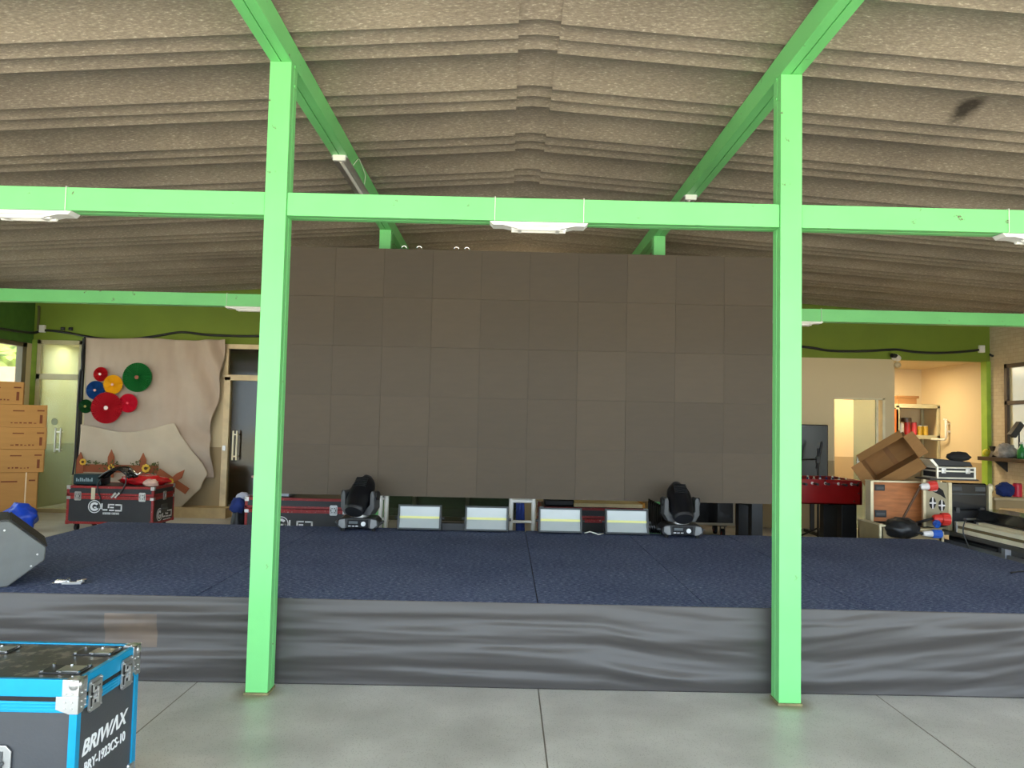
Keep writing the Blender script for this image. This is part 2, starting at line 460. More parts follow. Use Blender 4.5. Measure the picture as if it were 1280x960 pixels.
c3 = fix_up(roof_sheet('trim_1', 0.0, 0.292, 0.020)); c3['label'] = 'ridge cap strip along the roof top'
struct(MB().box(-16, 16, -2.4, 14.6, -0.2, 0).build('floor', M_FLOOR))
M_GROUND = mat('sunlit_pale_ground', rgb(196, 184, 160), 0.9, var=0.08, scale=0.6)
struct(MB().box(-60, 60, -60, 40, -0.5, -0.21).build('ground', M_GROUND))

# back wall: lintel band in olive, pieces below it
struct(MB().box(XL - 0.15, XR + 0.15, YB, YB + 0.15, 2.765, 4.25).build('wall_back', M_OLIVE))
struct(MB().box(-6.88, -4.56, YB, YB + 0.12, 0, 2.765).build('wall_back', M_TWOTONE))
struct(MB().box(-3.3, -2.3, YB, YB + 0.12, 0, 2.765).build('wall_back', M_TWOTONE))
struct(MB().box(0.25, 5.316, YB, YB + 0.12, 0, 2.765).build('wall_back', M_TWOTONE))
struct(MB().box(6.138, 6.297, YB, YB + 0.12, 0, 2.765).build('wall_back', M_TWOTONE))
struct(MB().box(5.316, 6.138, YB, YB + 0.12, 2.124, 2.765).build('wall_back', M_TWOTONE))
struct(MB().box(7.79, XR, YB - 0.02, YB + 0.13, 0, 2.765).build('trim_2', mat('bright_green_trim', rgb(150, 186, 62), 0.6)))
struct(MB().box(XL, XL + 0.08, YB - 0.03, YB + 0.1, 0, 2.765).build('trim_3', mat('leaf_green_trim', rgb(120, 150, 50), 0.6)))
# left wall with a strip window high and low
M_DKGREEN = mat('dark_green_wall_paint', rgb(70, 112, 36), 0.7)
struct(MB().box(XL - 0.12, XL, 3.0, YB + 0.15, 2.70, 4.2).build('wall_left', M_DKGREEN))
struct(MB().box(XL - 0.12, XL, 3.0, YB + 0.15, 0, 0.9).build('wall_left', M_TAN))
struct(MB().box(XL - 0.12, XL, 3.0, 9.0, 0.9, 2.70).build('wall_left', M_TWOTONE))
struct(MB().box(XL - 0.12, XL, 12.12, YB + 0.15, 0.9, 2.70).build('wall_left', M_TWOTONE))
wf = MB()
M_BRONZE = mat('bronze_window_frame', rgb(84, 74, 52), 0.5)
for z in (0.93, 1.9, 2.66): wf.box(XL - 0.08, XL + 0.02, 9.0, 12.12, z - 0.03, z + 0.03)
for y in (9.03, 10.2, 11.35, 12.06): wf.box(XL - 0.08, XL + 0.02, y - 0.05, y + 0.05, 0.9, 2.7)
w1 = struct(wf.build('window_1', M_BRONZE))
o = MB().box(XL - 0.05, XL - 0.04, 9.0, 12.1, 0.9, 2.7).build('pane', glass('window_glass', (0.85, 0.9, 0.85, 1), 0.08), w1)
# right wall in whitewashed brick with a dark framed window
struct(MB().box(XR, XR + 0.12, 11.93, YB + 0.15, 0, 4.2).build('wall_right', M_BRICK))
struct(MB().box(XR, XR + 0.12, 3.0, 11.93, 0, 1.22).build('wall_right', M_BRICK))
struct(MB().box(XR, XR + 0.12, 3.0, 11.93, 2.69, 4.2).build('wall_right', M_BRICK))
struct(MB().box(XR, XR + 0.12, 3.0, 8.9, 1.22, 2.69).build('wall_right', M_BRICK))
wf = MB()
for z in (1.25, 2.08, 2.66): wf.box(XR - 0.015, XR + 0.06, 8.9, 11.93, z - 0.03, z + 0.03)
for y in (8.93, 10.4, 11.90): wf.box(XR - 0.015, XR + 0.06, y - 0.03, y + 0.03, 1.22, 2.69)
w2 = struct(wf.build('window_2', mat('dark_brown_window_frame', rgb(66, 50, 38), 0.5)))
MB().box(XR + 0.03, XR + 0.04, 8.9, 11.93, 1.22, 2.69).build('pane', glass('dull_window_glass', rgb(214, 200, 160), 0.75, 0.2), w2)
# the lit room behind the right hand opening
struct(MB().box(4.6, XR + 0.12, 14.35, 14.47, 0, 2.9).build('wall_room_back', M_TWOTONE))
struct(MB().box(XR, XR + 0.12, YB + 0.15, 14.35, 0, 2.9).build('wall_room_right', M_TWOTONE))
struct(MB().box(4.48, 4.6, YB + 0.12, 14.47, 0, 2.9).build('wall_room_left', M_TWOTONE))
struct(MB().box(4.6, XR, YB + 0.15, 14.35, 2.78, 2.86).build('ceiling_room', M_CREAM))
# the room behind the glazed door on the left
struct(MB().box(-7.9, -6.7, 14.2, 14.3, 0, 2.9).build('wall_office_back', M_TWOTONE_G))
struct(MB().box(-6.78, -6.7, YB + 0.12, 14.2, 0, 2.9).build('wall_office_right', M_TWOTONE))
struct(MB().box(-7.9, -7.82, YB + 0.15, 14.3, 0, 2.9).build('wall_office_left', M_TWOTONE_G))
struct(MB().box(-7.9, -6.7, YB + 0.15, 14.3, 2.8, 2.9).build('ceiling_office', M_CREAM))
# dark corridor behind the other doors
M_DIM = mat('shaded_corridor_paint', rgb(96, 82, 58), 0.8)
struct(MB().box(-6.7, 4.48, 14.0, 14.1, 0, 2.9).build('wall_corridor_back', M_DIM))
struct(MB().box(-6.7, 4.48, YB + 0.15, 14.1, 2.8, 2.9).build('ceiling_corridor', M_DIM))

# glazed door at far left (door_1), transom above
M_FRAMEG = mat('greyed_cream_frame', rgb(176, 168, 132), 0.5)
M_GLASSG = glass('frosted_door_glass', rgb(196, 204, 170), 0.30, 0.15)
d = MB()
d.box(-7.60, -7.54, YB - 0.02, YB + 0.08, 0, 2.765); d.box(-6.93, -6.87, YB - 0.02, YB + 0.08, 0, 2.765)
d.box(-7.6, -6.87, YB - 0.02, YB + 0.08, 2.70, 2.765); d.box(-7.6, -6.87, YB - 0.02, YB + 0.08, 2.13, 2.22); d.box(-7.6, -6.87, YB - 0.02, YB + 0.08, 0, 0.06)
d1 = struct(d.build('door_1', M_FRAMEG, bevel=0.004))
MB().box(-7.54, -6.93, YB + 0.02, YB + 0.03, 0.06, 2.13).build('door_leaf', M_GLASSG, d1)
MB().box(-7.54, -6.93, YB + 0.02, YB + 0.03, 2.22, 2.70).build('transom_pane', M_GLASSG, d1)
h = MB()
for x in (-7.215, -7.135): h.cyl((x, YB - 0.05, 0.97), (x, YB - 0.05, 1.35), 0.013)
h.box(-7.215, -7.135, YB - 0.055, YB + 0.02, 1.28, 1.30); h.box(-7.215, -7.135, YB - 0.055, YB + 0.02, 1.0, 1.02)
h.build('door_handle', M_ALU, d1)
MB().lathe([(0.055, -0.001), (0.055, 0.001)], 20, Matrix.Translation((-7.28, YB + 0.015, 1.45)) @ Matrix.Rotation(PI / 2, 4, 'X')).build('round_sticker', mat('grey_sticker', rgb(150, 158, 130), 0.6), d1)
# second glazed door (door_2) beside the hanging backdrop
M_FRAMEC = mat('cream_door_frame', rgb(224, 204, 164), 0.5)
M_GLASSD = glass('dark_door_glass', rgb(54, 44, 30), 0.45, 0.08)
d = MB()
d.box(-4.56, -4.46, YB - 0.04, YB + 0.08, 0, 2.235); d.box(-3.40, -3.30, YB - 0.04, YB + 0.08, 0, 2.235)
d.box(-4.56, -3.30, YB - 0.04, YB + 0.08, 2.18, 2.27); d.box(-4.56, -3.30, YB - 0.04, YB + 0.08, 2.69, 2.765)
d.box(-4.56, -4.51, YB - 0.03, YB + 0.08, 2.27, 2.69); d.box(-4.56, -3.30, YB - 0.02, YB + 0.08, 0, 0.08)
d2 = struct(d.build('door_2', M_FRAMEC, bevel=0.004))
MB().box(-4.46, -3.40, YB + 0.02, YB + 0.03, 0.08, 2.18).build('door_leaf', M_GLASSD, d2)
MB().box(-4.51, -3.30, YB + 0.02, YB + 0.03, 2.27, 2.69).build('transom_pane', M_GLASSD, d2)
h = MB()
for x in (-4.37, -4.31): h.cyl((x, YB - 0.07, 0.9), (x, YB - 0.07, 1.37), 0.014)
h.box(-4.37, -4.31, YB - 0.075, YB + 0.02, 1.3, 1.32); h.box(-4.37, -4.31, YB - 0.075, YB + 0.02, 0.95, 0.97)
h.build('door_handle', M_CREAMWOOD, d2)
MB().box(-4.54, -4.49, YB - 0.06, YB - 0.03, 1.05, 1.13).build('lock_plate', M_ALU, d2)
struct(MB().box(-5.25, -4.36, 12.0, YB, 0, 0.16).build('trim_4', mat('tan_step', rgb(186, 160, 116), 0.7)))
# greenish glazed doors seen below the big screen
d = MB()
for x in (-2.3, -1.45, -0.6, 0.22): d.box(x - 0.03, x + 0.03, YB - 0.02, YB + 0.08, 0, 2.765)
d.box(-2.3, 0.25, YB - 0.02, YB + 0.08, 2.7, 2.765); d.box(-2.3, 0.25, YB - 0.02, YB + 0.08, 0, 0.07)
d3 = struct(d.build('door_3', mat('dark_olive_door_frame', rgb(66, 66, 40), 0.5)))
MB().box(-2.3, 0.25, YB + 0.02, YB + 0.03, 0.07, 2.7).build('door_leaf', glass('greenish_door_glass', rgb(70, 92, 72), 0.6, 0.15), d3)
# half open glass leaf in the right hand doorway
d = MB(); d.box(6.098, 6.138, YB - 0.01, YB + 0.13, 0, 2.124); d.box(5.316, 6.138, YB - 0.01, YB + 0.13, 2.10, 2.124); d.box(6.02, 6.06, YB + 0.05, YB + 0.09, 0.02, 2.1)
d4 = struct(d.build('door_4', mat('pale_doorway_frame', rgb(232, 222, 190), 0.5)))
MB().box(5.66, 6.02, YB + 0.065, YB + 0.075, 0.02, 2.1).build('door_leaf', glass('clear_green_glass', rgb(190, 206, 176), 0.4, 0.1), d4)
h = MB()
for x in (5.70, 5.83): h.cyl((x, YB + 0.02, 0.85), (x, YB + 0.02, 1.20), 0.011)
h.box(5.70, 5.83, YB + 0.015, YB + 0.07, 1.08, 1.10)
h.build('door_handle', M_ALU, d4)

# ------------------------------------------------------------------ green steel frame
def c_box(b, x0, x1, y0, y1, z0, z1, axis):
    """a box section of two welded channels: two halves with a small groove between them on the side faces"""
    g = 0.003
    if axis == 'z':
        ym = (y0 + y1) / 2
        b.box(x0, x1, y0, ym - g, z0, z1); b.box(x0, x1, ym + g, y1, z0, z1); b.box(x0 + 0.008, x1 - 0.008, ym - g, ym + g, z0, z1)
    elif axis == 'x':
        ym = (y0 + y1) / 2
        b.box(x0, x1, y0, ym - g, z0, z1); b.box(x0, x1, ym + g, y1, z0, z1); b.box(x0, x1, ym - g, ym + g, z0 + 0.008, z1 - 0.008)
    else:
        xm = (x0 + x1) / 2
        b.box(x0, xm - g, y0, y1, z0, z1); b.box(xm + g, x1, y0, y1, z0, z1); b.box(xm - g, xm + g, y0, y1, z0 + 0.008, z1 - 0.008)
    return b
def post(cx, y0, label):
    t = thing('steel_post', label, 'post', (cx, y0, 0), 0, 'green steel posts under the roof', 'thing')
    c_box(MB(), -0.064, 0.064, 0, 0.128, 0.012, 3.705, 'z').build('post_shaft', M_GREEN, t, bevel=0.005)
    MB().box(-0.07, 0.07, -0.006, 0.134, 0, 0.012).build('base_plate', mat('rusty_base_plate', rgb(124, 118, 80), 0.8, var=0.3, scale=30), t)
    for s in (-1, 1):
        for z in (3.70, 3.58): MB().cyl((s * 0.066, 0.064, z), (s * 0.074, 0.064, z), 0.011).build('bolt', M_GREEN, t)
    return t
XPL, XPR = -1.393, 1.661
post(XPL, 4.435, 'green steel post with chipped corner left of the screen, standing on the pale floor')
post(XPR, 4.435, 'green steel post right of the screen, standing on the pale floor before the skirt')
post(XPL, 8.36, 'short visible top of green post peeping over the screen, on the left')
post(XPR, 8.36, 'short visible top of green post peeping over the screen, on the right')
def purlin(cx, label):
    o = c_box(MB(), cx - 0.064, cx + 0.064, -1.5, 12.28, 3.706, 3.846, 'y').build('roof_purlin', M_GREEN, None, bevel=0.004)
    return tag(o, label, 'purlin', 'green purlins running back under the roof', 'thing')
purlin(XPL, 'green roof beam running back over the left post')
purlin(XPR, 'green roof beam running back over the right post')
def beam(x0, x1, y0, z0, label, straps=()):
    o = c_box(MB(), x0, x1, y0, y0 + 0.115, z0, z0 + 0.138, 'x').build('steel_beam', M_GREEN, None, bevel=0.004)
    return tag(o, label, 'beam', 'green horizontal steel beams', 'thing')
beam(XL, XPL - 0.066, 4.445, 2.778, 'near green crossbeam left of the left post')
beam(XPL + 0.066, XPR - 0.066, 4.445, 2.778, 'near green crossbeam between the two posts, with white lamp under its middle')
beam(XPR + 0.066, XR, 4.445, 2.778, 'near green crossbeam right of the right post')
beam(XL, XPL - 0.066, 8.365, 2.81, 'far green crossbeam above the cartons and paper rosettes')
beam(XPL + 0.066, XPR - 0.066, 8.365, 2.81, 'far green crossbeam mostly hidden behind the screen')
beam(XPR + 0.066, XR, 8.365, 2.79, 'far green crossbeam above the red football table and clutter')

# strip lamps
M_TUBE = mat('unlit_tube', rgb(240, 238, 230), 0.3, var=0.01)
def strip_lamp(x0, x1, yc, z, label, wires=True):
    w = x1 - x0
    t = thing('strip_lamp', label, 'lamp', ((x0 + x1) / 2, yc, z), 0, 'white strip lamps under the green beams')
    MB().prism([(-w / 2, 0), (w / 2, 0), (w / 2 - 0.02, -0.022), (-w / 2 + 0.02, -0.022)], 'y', -0.05, 0.05).build('lamp_body', M_WHITE, t, bevel=0.002)
    b = MB()
    for y in (-0.03, 0.03): b.cyl((-w / 2 + 0.13, y, -0.034), (w / 2 - 0.13, y, -0.034), 0.013)
    b.build('tube', M_TUBE, t)
    for s in (-1, 1):
        MB().prism([(s * w / 2, -0.004), (s * (w / 2 - 0.14), -0.008), (s * (w / 2 - 0.17), -0.046), (s * (w / 2 - 0.19), -0.046)], 'y', -0.045, 0.045).build('tube_holder', M_WHITE, t)
        if wires:
            x = s * (w / 2 - 0.03)
            MB().tube([(x, -0.064, 0), (x, -0.064, 0.143), (x, 0.064, 0.143), (x, 0.064, 0), (x, -0.064, 0)], 0.0022, 6).build('tie_wire', M_WHITE, t)
    return t
strip_lamp(-0.126, 0.46, 4.5025, 2.777, 'white strip lamp tied under the near crossbeam between the posts')
strip_lamp(-3.19, -2.60, 4.5025, 2.777, 'white strip lamp tied under the near crossbeam at the left edge of the photo')
strip_lamp(2.93, 3.52, 4.5025, 2.777, 'white strip lamp end under the near crossbeam at the right edge of the photo')
strip_lamp(-3.15, -2.56, 8.4225, 2.809, 'white strip lamp under the far crossbeam beside the left post')
strip_lamp(2.92, 3.50, 8.4225, 2.789, 'white strip lamp under the far crossbeam beside the right post')
def trough(cx, y0, y1, label):
    t = thing('reflector_lamp', label, 'lamp', (cx, (y0 + y1) / 2, 3.706), 0, 'reflector lamps under the purlins')
    l = (y1 - y0) / 2
    MB().prism([(-0.06, 0), (0.06, 0), (0.066, -0.02), (0.02, -0.012), (-0.02, -0.012), (-0.066, -0.02)], 'y', -l, l).build('reflector', M_ALU, t)
    MB().cyl((0, -l + 0.05, -0.03), (0, l - 0.05, -0.03), 0.013).build('tube', M_TUBE, t)
    for s in (-1, 1): MB().box(-0.05, 0.05, s * l - 0.015, s * l + 0.015, -0.045, 0).build('end_cap', M_WHITE, t)
    MB().tube([(0.066, -l * 0.6, 0.0), (0.09, -l * 0.5, 0.07), (0.07, -l * 0.2, 0.13), (0.085, 0.1, 0.06), (0.066, l * 0.3, 0)], 0.003, 6).build('tie_wire', M_WHITE, t)
    return t
trough(XPL, 6.03, 7.15, 'silver reflector lamp under the left roof purlin')
trough(XPR - 0.02, 6.85, 7.9, 'silver reflector lamp under the right roof purlin')

# ------------------------------------------------------------------ stage
SX0, SX1, SY0, SY1, SZ = -4.0, 4.38, 4.65, 7.77, 0.5
st = thing('stage', 'low wide stage with navy carpet in strips, in front of the big screen', 'stage', (0.19, 6.2, 0))
b = MB()
for i in range(9):
    x = SX0 + 0.04 + i * (SX1 - SX0 - 0.08) / 8
    for y in (SY0 + 0.06, 6.2, SY1 - 0.04): b.box(x - 0.02, x + 0.02, y - 0.02, y + 0.02, 0, 0.42)
b.box(SX0 + .02, SX1 - .02, SY0 + 0.035, SY1 - .02, 0.42, 0.488)
o = b.build('deck_frame', mat('black_deck', rgb(34, 33, 34), 0.7), st); o.location = (-0.19, -6.2, 0)
bounds = [SX0, -2.93, -1.85, 0.215, 1.24, 2.25, SX1]
for a, c in zip(bounds, bounds[1:]):
    b = MB(); b.box(a + 0.0025, c - 0.0025, SY0, SY1, 0.489, SZ)
    o = b.build('carpet_strip', M_CARPET, st, bevel=0.004); o.location = (-0.19, -6.2, 0)
# skirt
def skirt_pt(u, v):
    x = SX0 + (SX1 - SX0) * u
    z = 0.002 + 0.500 * v
    sag = 0.10 * math.sin((x - 1.0) * 0.7) * (1 - v)
    right = max(0, min(1, (x - 0.6) / 1.4))
    zz = z + sag * 0.4 - right * 0.16 * (x - 2.0)
    n = noise.noise(Vector((x * 0.55, zz * 8.5, 0.3))) * 0.034 + noise.noise(Vector((x * 1.3 + 5, zz * 17, 2.3))) * 0.012 + noise.noise(Vector((x * 4 + 5, zz * 40, 7.3))) * 0.002
    n += 0.012 * max(0, noise.noise(Vector((x * 0.8 - 3, zz * 11 + right * x * 0.8, 9.1)))) * (1 + right)
    amp = min(1, (1 - v) * 5 + 0.1) * (0.35 + 0.65 * min(1, v * 6))
    return Vector((x, SY0 - 0.012 - (n + 0.012) * amp - 0.01 * (1 - v), z))
sk = MB(); sk.grid(420, 70, skirt_pt)
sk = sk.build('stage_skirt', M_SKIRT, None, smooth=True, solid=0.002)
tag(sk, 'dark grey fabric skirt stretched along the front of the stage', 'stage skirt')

def wb(b, name, m, t, **k):
    """build a part from world coordinates under an unrotated thing"""
    o = b.build(name, m, t, **k)
    o.location = -Vector(t.location)
    return o

# ------------------------------------------------------------------ big LED screen
PW, PH, SCX, SCZ, SCY = 0.5136, 0.5190, -2.352, 0.802, 7.95
scr = thing('led_screen', 'huge dark grey screen of square modules standing behind the stage', 'screen', (SCX + 5 * PW, SCY, 0))
for r in range(5):
    for c in range(10):
        b = MB()
        jy = random.uniform(-0.0015, 0.0015)
        b.box(-PW / 2 + 0.0008, PW / 2 - 0.0008, 0, 0.012, -PH / 2 + 0.0008, PH / 2 - 0.0008)
        o = b.build('screen_module', M_SCREEN, scr)
        o.location = ((c - 4.5) * PW, jy, SCZ + (r + 0.5) * PH)
        o.rotation_euler = (random.uniform(-.004, .004), 0, random.uniform(-.004, .004))
b = MB()
for c in range(11):
    x = (c - 5) * PW
    x = max(-5 * PW + 0.02, min(5 * PW - 0.02, x))
    b.box(x - 0.018, x + 0.018, 0.014, 0.085, SCZ, SCZ + 5 * PH)
for r in range(6):
    z = SCZ + r * PH
    z = max(SCZ + 0.02, min(SCZ + 5 * PH - 0.02, z))
    b.box(-5 * PW, 5 * PW, 0.014, 0.08, z - 0.018, z + 0.018)
b.box(-5 * PW + .01, 5 * PW - .01, 0.02, 0.05, SCZ + .01, SCZ + 5 * PH - .01)
b.build('back_frame', M_BLACK, scr)
for px in (-1.335, -1.175, -0.78, -0.67):
    x = px - (SCX + 5 * PW) + 0.21
    pts = [(x + 0.028 * math.cos(a), 0.03, SCZ + 5 * PH + 0.028 * math.sin(a) + 0.012) for a in [PI * k / 10 for k in range(-1, 12)]]
    MB().tube(pts, 0.006, 8).build('lifting_ring', M_CHROME, scr)
# aluminium ladder legs carrying the screen
def ladder(cx, w, label, yaw=0):
    t = thing('screen_support', label, 'support frame', (cx, 8.16, 0), yaw, 'aluminium ladders behind the screen')
    for s in (-1, 1):
        b = MB().cyl((s * w / 2, 0, 0.06), (s * w / 2, 0, 3.3), 0.025, n=16)
        b.build('rail', mat('white_alu_tube', rgb(222, 220, 212), 0.35, 0.2, var=0.05), t)
    for z in (0.54, 0.76, 0.80, 1.2, 1.6, 2.0, 2.4, 2.8, 3.2):
        MB().cyl((-w / 2, 0, z), (w / 2, 0, z), 0.016 if z < .6 else 0.022, n=12).build('rung', bpy.data.materials['white_alu_tube'], t)
    MB().box(-w / 2 - 0.06, w / 2 + 0.06, -0.1, 0.1, 0, 0.06).build('foot_plate', M_ALU, t, bevel=0.005)
    return t
ladder(0.19, 0.24, 'white tube ladder frame showing under the middle of the screen')
ladder(-1.288, 0.060, 'narrow white tube frame showing beside the moving light on the left', 0.0)
b = MB()
b.grid(10, 14, lambda u, v: Vector((0.125 + (0.085 + 0.02 * v) * u, 8.225 + 0.012 * math.sin(u * 9 + v * 4), 0.30 + 0.44 * (1 - v) )))
o = b.build('blue_cloth', M_NAVY, None, smooth=True, solid=0.004)
tag(o, 'dark blue cloth hanging behind the white ladder frame under the screen', 'cloth')

# ------------------------------------------------------------------ flight cases with white circle logo
def logo(parent, M, k=0.000514, m=None):
    b = MB()
    def arc(cx, cy, r0, r1, a0, a1, n):
        for i in range(n):
            t0 = a0 + (a1 - a0) * i / n; t1 = a0 + (a1 - a0) * (i + 1) / n
            q = [(cx + r0 * math.cos(t0), cy + r0 * math.sin(t0)), (cx + r1 * math.cos(t0), cy + r1 * math.sin(t0)), (cx + r1 * math.cos(t1), cy + r1 * math.sin(t1)), (cx + r0 * math.cos(t1), cy + r0 * math.sin(t1))]
            b.prism([(x * k, z * k) for x, z in q], 'y', -0.002, 0.0005)
    def bar(x0, y0, x1, y1):
        b.prism([((x - 600) * k, -(y - 312) * k) for x, y in ((x0, y0), (x1, y0), (x1, y1), (x0, y1))], 'y', -0.002, 0.0005)
    arc(312 - 600, 0, 148, 168, 0, 2 * PI, 36)
    arc(312 - 600, 0, 58, 116, 0.62, 2 * PI - 0.02, 28)
    bar(300, 312, 420, 352)
    bar(487, 225, 525, 410); bar(487, 372, 655, 410)
    bar(662, 235, 700, 345); bar(662, 235, 832, 270); bar(720, 310, 820, 345); bar(700, 382, 832, 418)
    bar(858, 240, 1040, 275); bar(1000, 240, 1040, 425); bar(858, 388, 1040, 425)
    o = b.build('lettering', M_LETTER, parent); o.matrix_local = M
    b = MB(); x = 535
    rnd = random.Random(3)
    for i in range(13):
        w = rnd.uniform(22, 32)
        if i == 7: x += 22
        b.prism([((xx - 600) * k, -(yy - 312) * k) for xx, yy in ((x, 458), (x + w, 458), (x + w, 466), (x + 8, 466), (x + 8, 512), (x, 512))], 'y', -0.002, 0.0005)
        b.prism([((xx - 600) * k, -(yy - 312) * k) for xx, yy in ((x + w - 8, 470), (x + w, 470), (x + w, 512), (x + w - 8, 512))], 'y', -0.002, 0.0005)
        x += w + 5
    o = b.build('lettering', M_LETTER, parent); o.matrix_local = M
def latch(parent, x, z, y=0.0, rot=None, s=1.0):
    b = MB()
    b.prism([(-.045, -.05), (-.035, -.06), (.035, -.06), (.045, -.05), (.045, .05), (.035, .06), (-.035, .06), (-.045, .05)], 'y', -0.006, 0)
    b.box(-.03, .03, -0.012, -0.006, 0.012, 0.045); b.box(-.03, .03, -0.012, -0.006, -0.045, -0.012)
    b.box(-.008, .008, -0.022, -0.006, -0.03, 0.03); b.box(-.022, .022, -0.02, -0.012, -0.006, 0.006)
    for sx in (-.038, .038):
        for sz in (-.05, 0, .05): b.cyl((sx, 0, sz), (sx, -0.010, sz), 0.004, n=8)
    o = b.build('latch', M_ALU, parent)
    q = MB(); q.box(-.034, -.024, -.009, -.004, -.04, .04); q.box(.024, .034, -.009, -.004, -.04, .04); q.box(-.02, .02, -.0125, -.008, .018, .03); q.box(-.02, .02, -.0125, -.008, -.03, -.018)
    q.build('latch_recess', M_RUBBER, o)
    o.matrix_local = Matrix.Translation((x, y, z)) @ (rot or Matrix.Identity(4)) @ Matrix.Scale(s, 4)
    return o
def ball_corner(parent, x, y, z, sx, sy, sz, m=None, r=0.045):
    """sx, sy, sz point inwards"""
    b = MB()
    e = 0.004
    b.box(*sorted((x - sx * e, x + sx * r)), *sorted((y - sy * e, y + sy * r)), *sorted((z - sz * e, z + sz * r)))
    b.ell((x + sx * 0.012, y + sy * 0.012, z + sz * 0.012), (0.022,) * 3, 12, 8)
    for d in (0.018, 0.036):
        b.cyl((x + sx * d, y - sy * 0.008, z + sz * 0.03), (x + sx * d, y, z + sz * 0.03), 0.004, n=8)
    return b.build('ball_corner', m or M_ALU, parent, bevel=0.004)
def flight_case(label, x0, x1, y0, y1, h, group=None, edge=None, with_logo=True, side_logo=False, lid=0.13, foot=0.10, logo_x=None, logo_z=None):
    edge = edge or M_RED
    w, d = x1 - x0, y1 - y0
    t = thing('flight_case', label, 'flight case', (x0 + w / 2, y0, 0), 0, group)
    X0, X1 = -w / 2, w / 2
    zl = h - lid
    e = 0.032
    MB().box(X0 + .006, X1 - .006, .006, d - .006, foot, zl).build('case_body', M_CASEBLK, t)
    MB().box(X0 + .006, X1 - .006, .006, d - .006, zl + .004, h - .002).build('lid', M_CASEBLK, t)
    b = MB()
    for x in (X0, X1 - e):
        for y in (0, d - e): b.box(x, x + e, y, y + e, foot, zl)
    for z0, z1 in ((foot, foot + e), (zl - 0.045, zl)):
        b.box(X0, X1, 0, 0.012, z0, z1); b.box(X0, X1, d - 0.012, d, z0, z1)
        b.box(X0, X0 + 0.012, 0, d, z0, z1); b.box(X1 - 0.012, X1, 0, d, z0, z1)
    b.build('edge_profile', edge, t, bevel=0.003)
    b = MB()
    for z0, z1 in ((zl + .006, zl + 0.035), (h - 0.03, h)):
        b.box(X0, X1, 0, 0.012, z0, z1); b.box(X0, X1, d - 0.012, d, z0, z1)
        b.box(X0, X0 + 0.012, 0, d, z0, z1); b.box(X1 - 0.012, X1, 0, d, z0, z1)
    for y in (0, d - e): b.box(X0, X1, y, y + e, h - 0.006, h + 0.002)
    for x in (X0, X1 - e): b.box(x, x + e, 0, d, h - 0.006, h + 0.002)
    for x in (X0, X1 - e):
        for y in (0, d - e): b.box(x, x + e, y, y + e, zl + .006, h)
    b.build('lid_edge', edge, t, bevel=0.003)
    for sx, x in ((1, X0), (-1, X1)):
        for sy, y in ((1, 0), (-1, d)):
            ball_corner(t, x, y, h, sx, sy, -1)
            ball_corner(t, x, y, foot, sx, sy, 1, edge)
            b = MB(); b.box(*sorted((x - sx * .003, x + sx * .05)), *sorted((y - sy * .003, y + sy * .05)), zl - .05, zl - 0.01)
            b.build('brace', M_ALU, t, bevel=0.003)
    for s in (-1, 1):
        latch(t, s * w * 0.37, zl - 0.005, -0.002)
    for s, x in ((1, X1), ):
        latch(t, x + 0.002, zl - 0.005, d * 0.5, Matrix.Rotation(PI / 2, 4, 'Z'))
        b = MB(); b.box(x, x + 0.008, d * .5 - .09, d * .5 + .09, foot + .22 * h, foot + .42 * h); b.tube([(x + 0.008, d * .5 - .06, foot + .32 * h), (x + 0.03, d * .5 - .05, foot + .32 * h), (x + 0.03, d * .5 + .05, foot + .32 * h), (x + 0.008, d * .5 + .06, foot + .32 * h)], 0.008)
        b.build('case_handle', M_DKGREY, t)
    MB().box(X0 + w * .28, X0 + w * .325, -0.003, 0.001, zl - 0.05, h - 0.02).build('paper_tape', mat('cream_tape', rgb(214, 200, 170), 0.7), t)
    for x in (X0 + .1, X1 - .1):
        for y in (.1, d - .1):
            c = MB(); c.cyl((x - .018, y, .042), (x + .018, y, .042), .042, n=18); c.box(x - .03, x + .03, y - .03, y + .03, .085, foot)
            c.box(x - .026, x - .020, y - .012, y + .02, .03, .09); c.box(x + .020, x + .026, y - .012, y + .02, .03, .09)
            c.build('caster', M_RUBBER, t)
    if with_logo:
        k = 0.000514
        logo(t, Matrix.Translation((logo_x if logo_x is not None else -.02, 0.005, logo_z if logo_z is not None else foot + 0.26)), k)
    if side_logo:
        logo(t, Matrix.Translation((X1 - 0.006 + 0.001, d * 0.55, foot + 0.12)) @ Matrix.Rotation(PI / 2, 4, 'Z'), 0.00052)
    return t
G_CASE = 'red edged black flight cases behind the stage'
c_a = flight_case('black flight case with red edges and cables piled on it, by the left backdrop', -5.93, -4.755, 10.4, 11.05, 0.61, G_CASE, side_logo=True, logo_x=-0.06, logo_z=0.335)
c_b = flight_case('black flight case with red edges just right of the left post, clear tub on it', -3.08, -1.87, 9.1, 9.75, 0.64, G_CASE, logo_x=-0.02, logo_z=0.335)
c_c = flight_case('black flight case with red edges behind the two small lights under the screen', 0.42, 1.70, 9.1, 9.75, 0.60, G_CASE, with_logo=False)
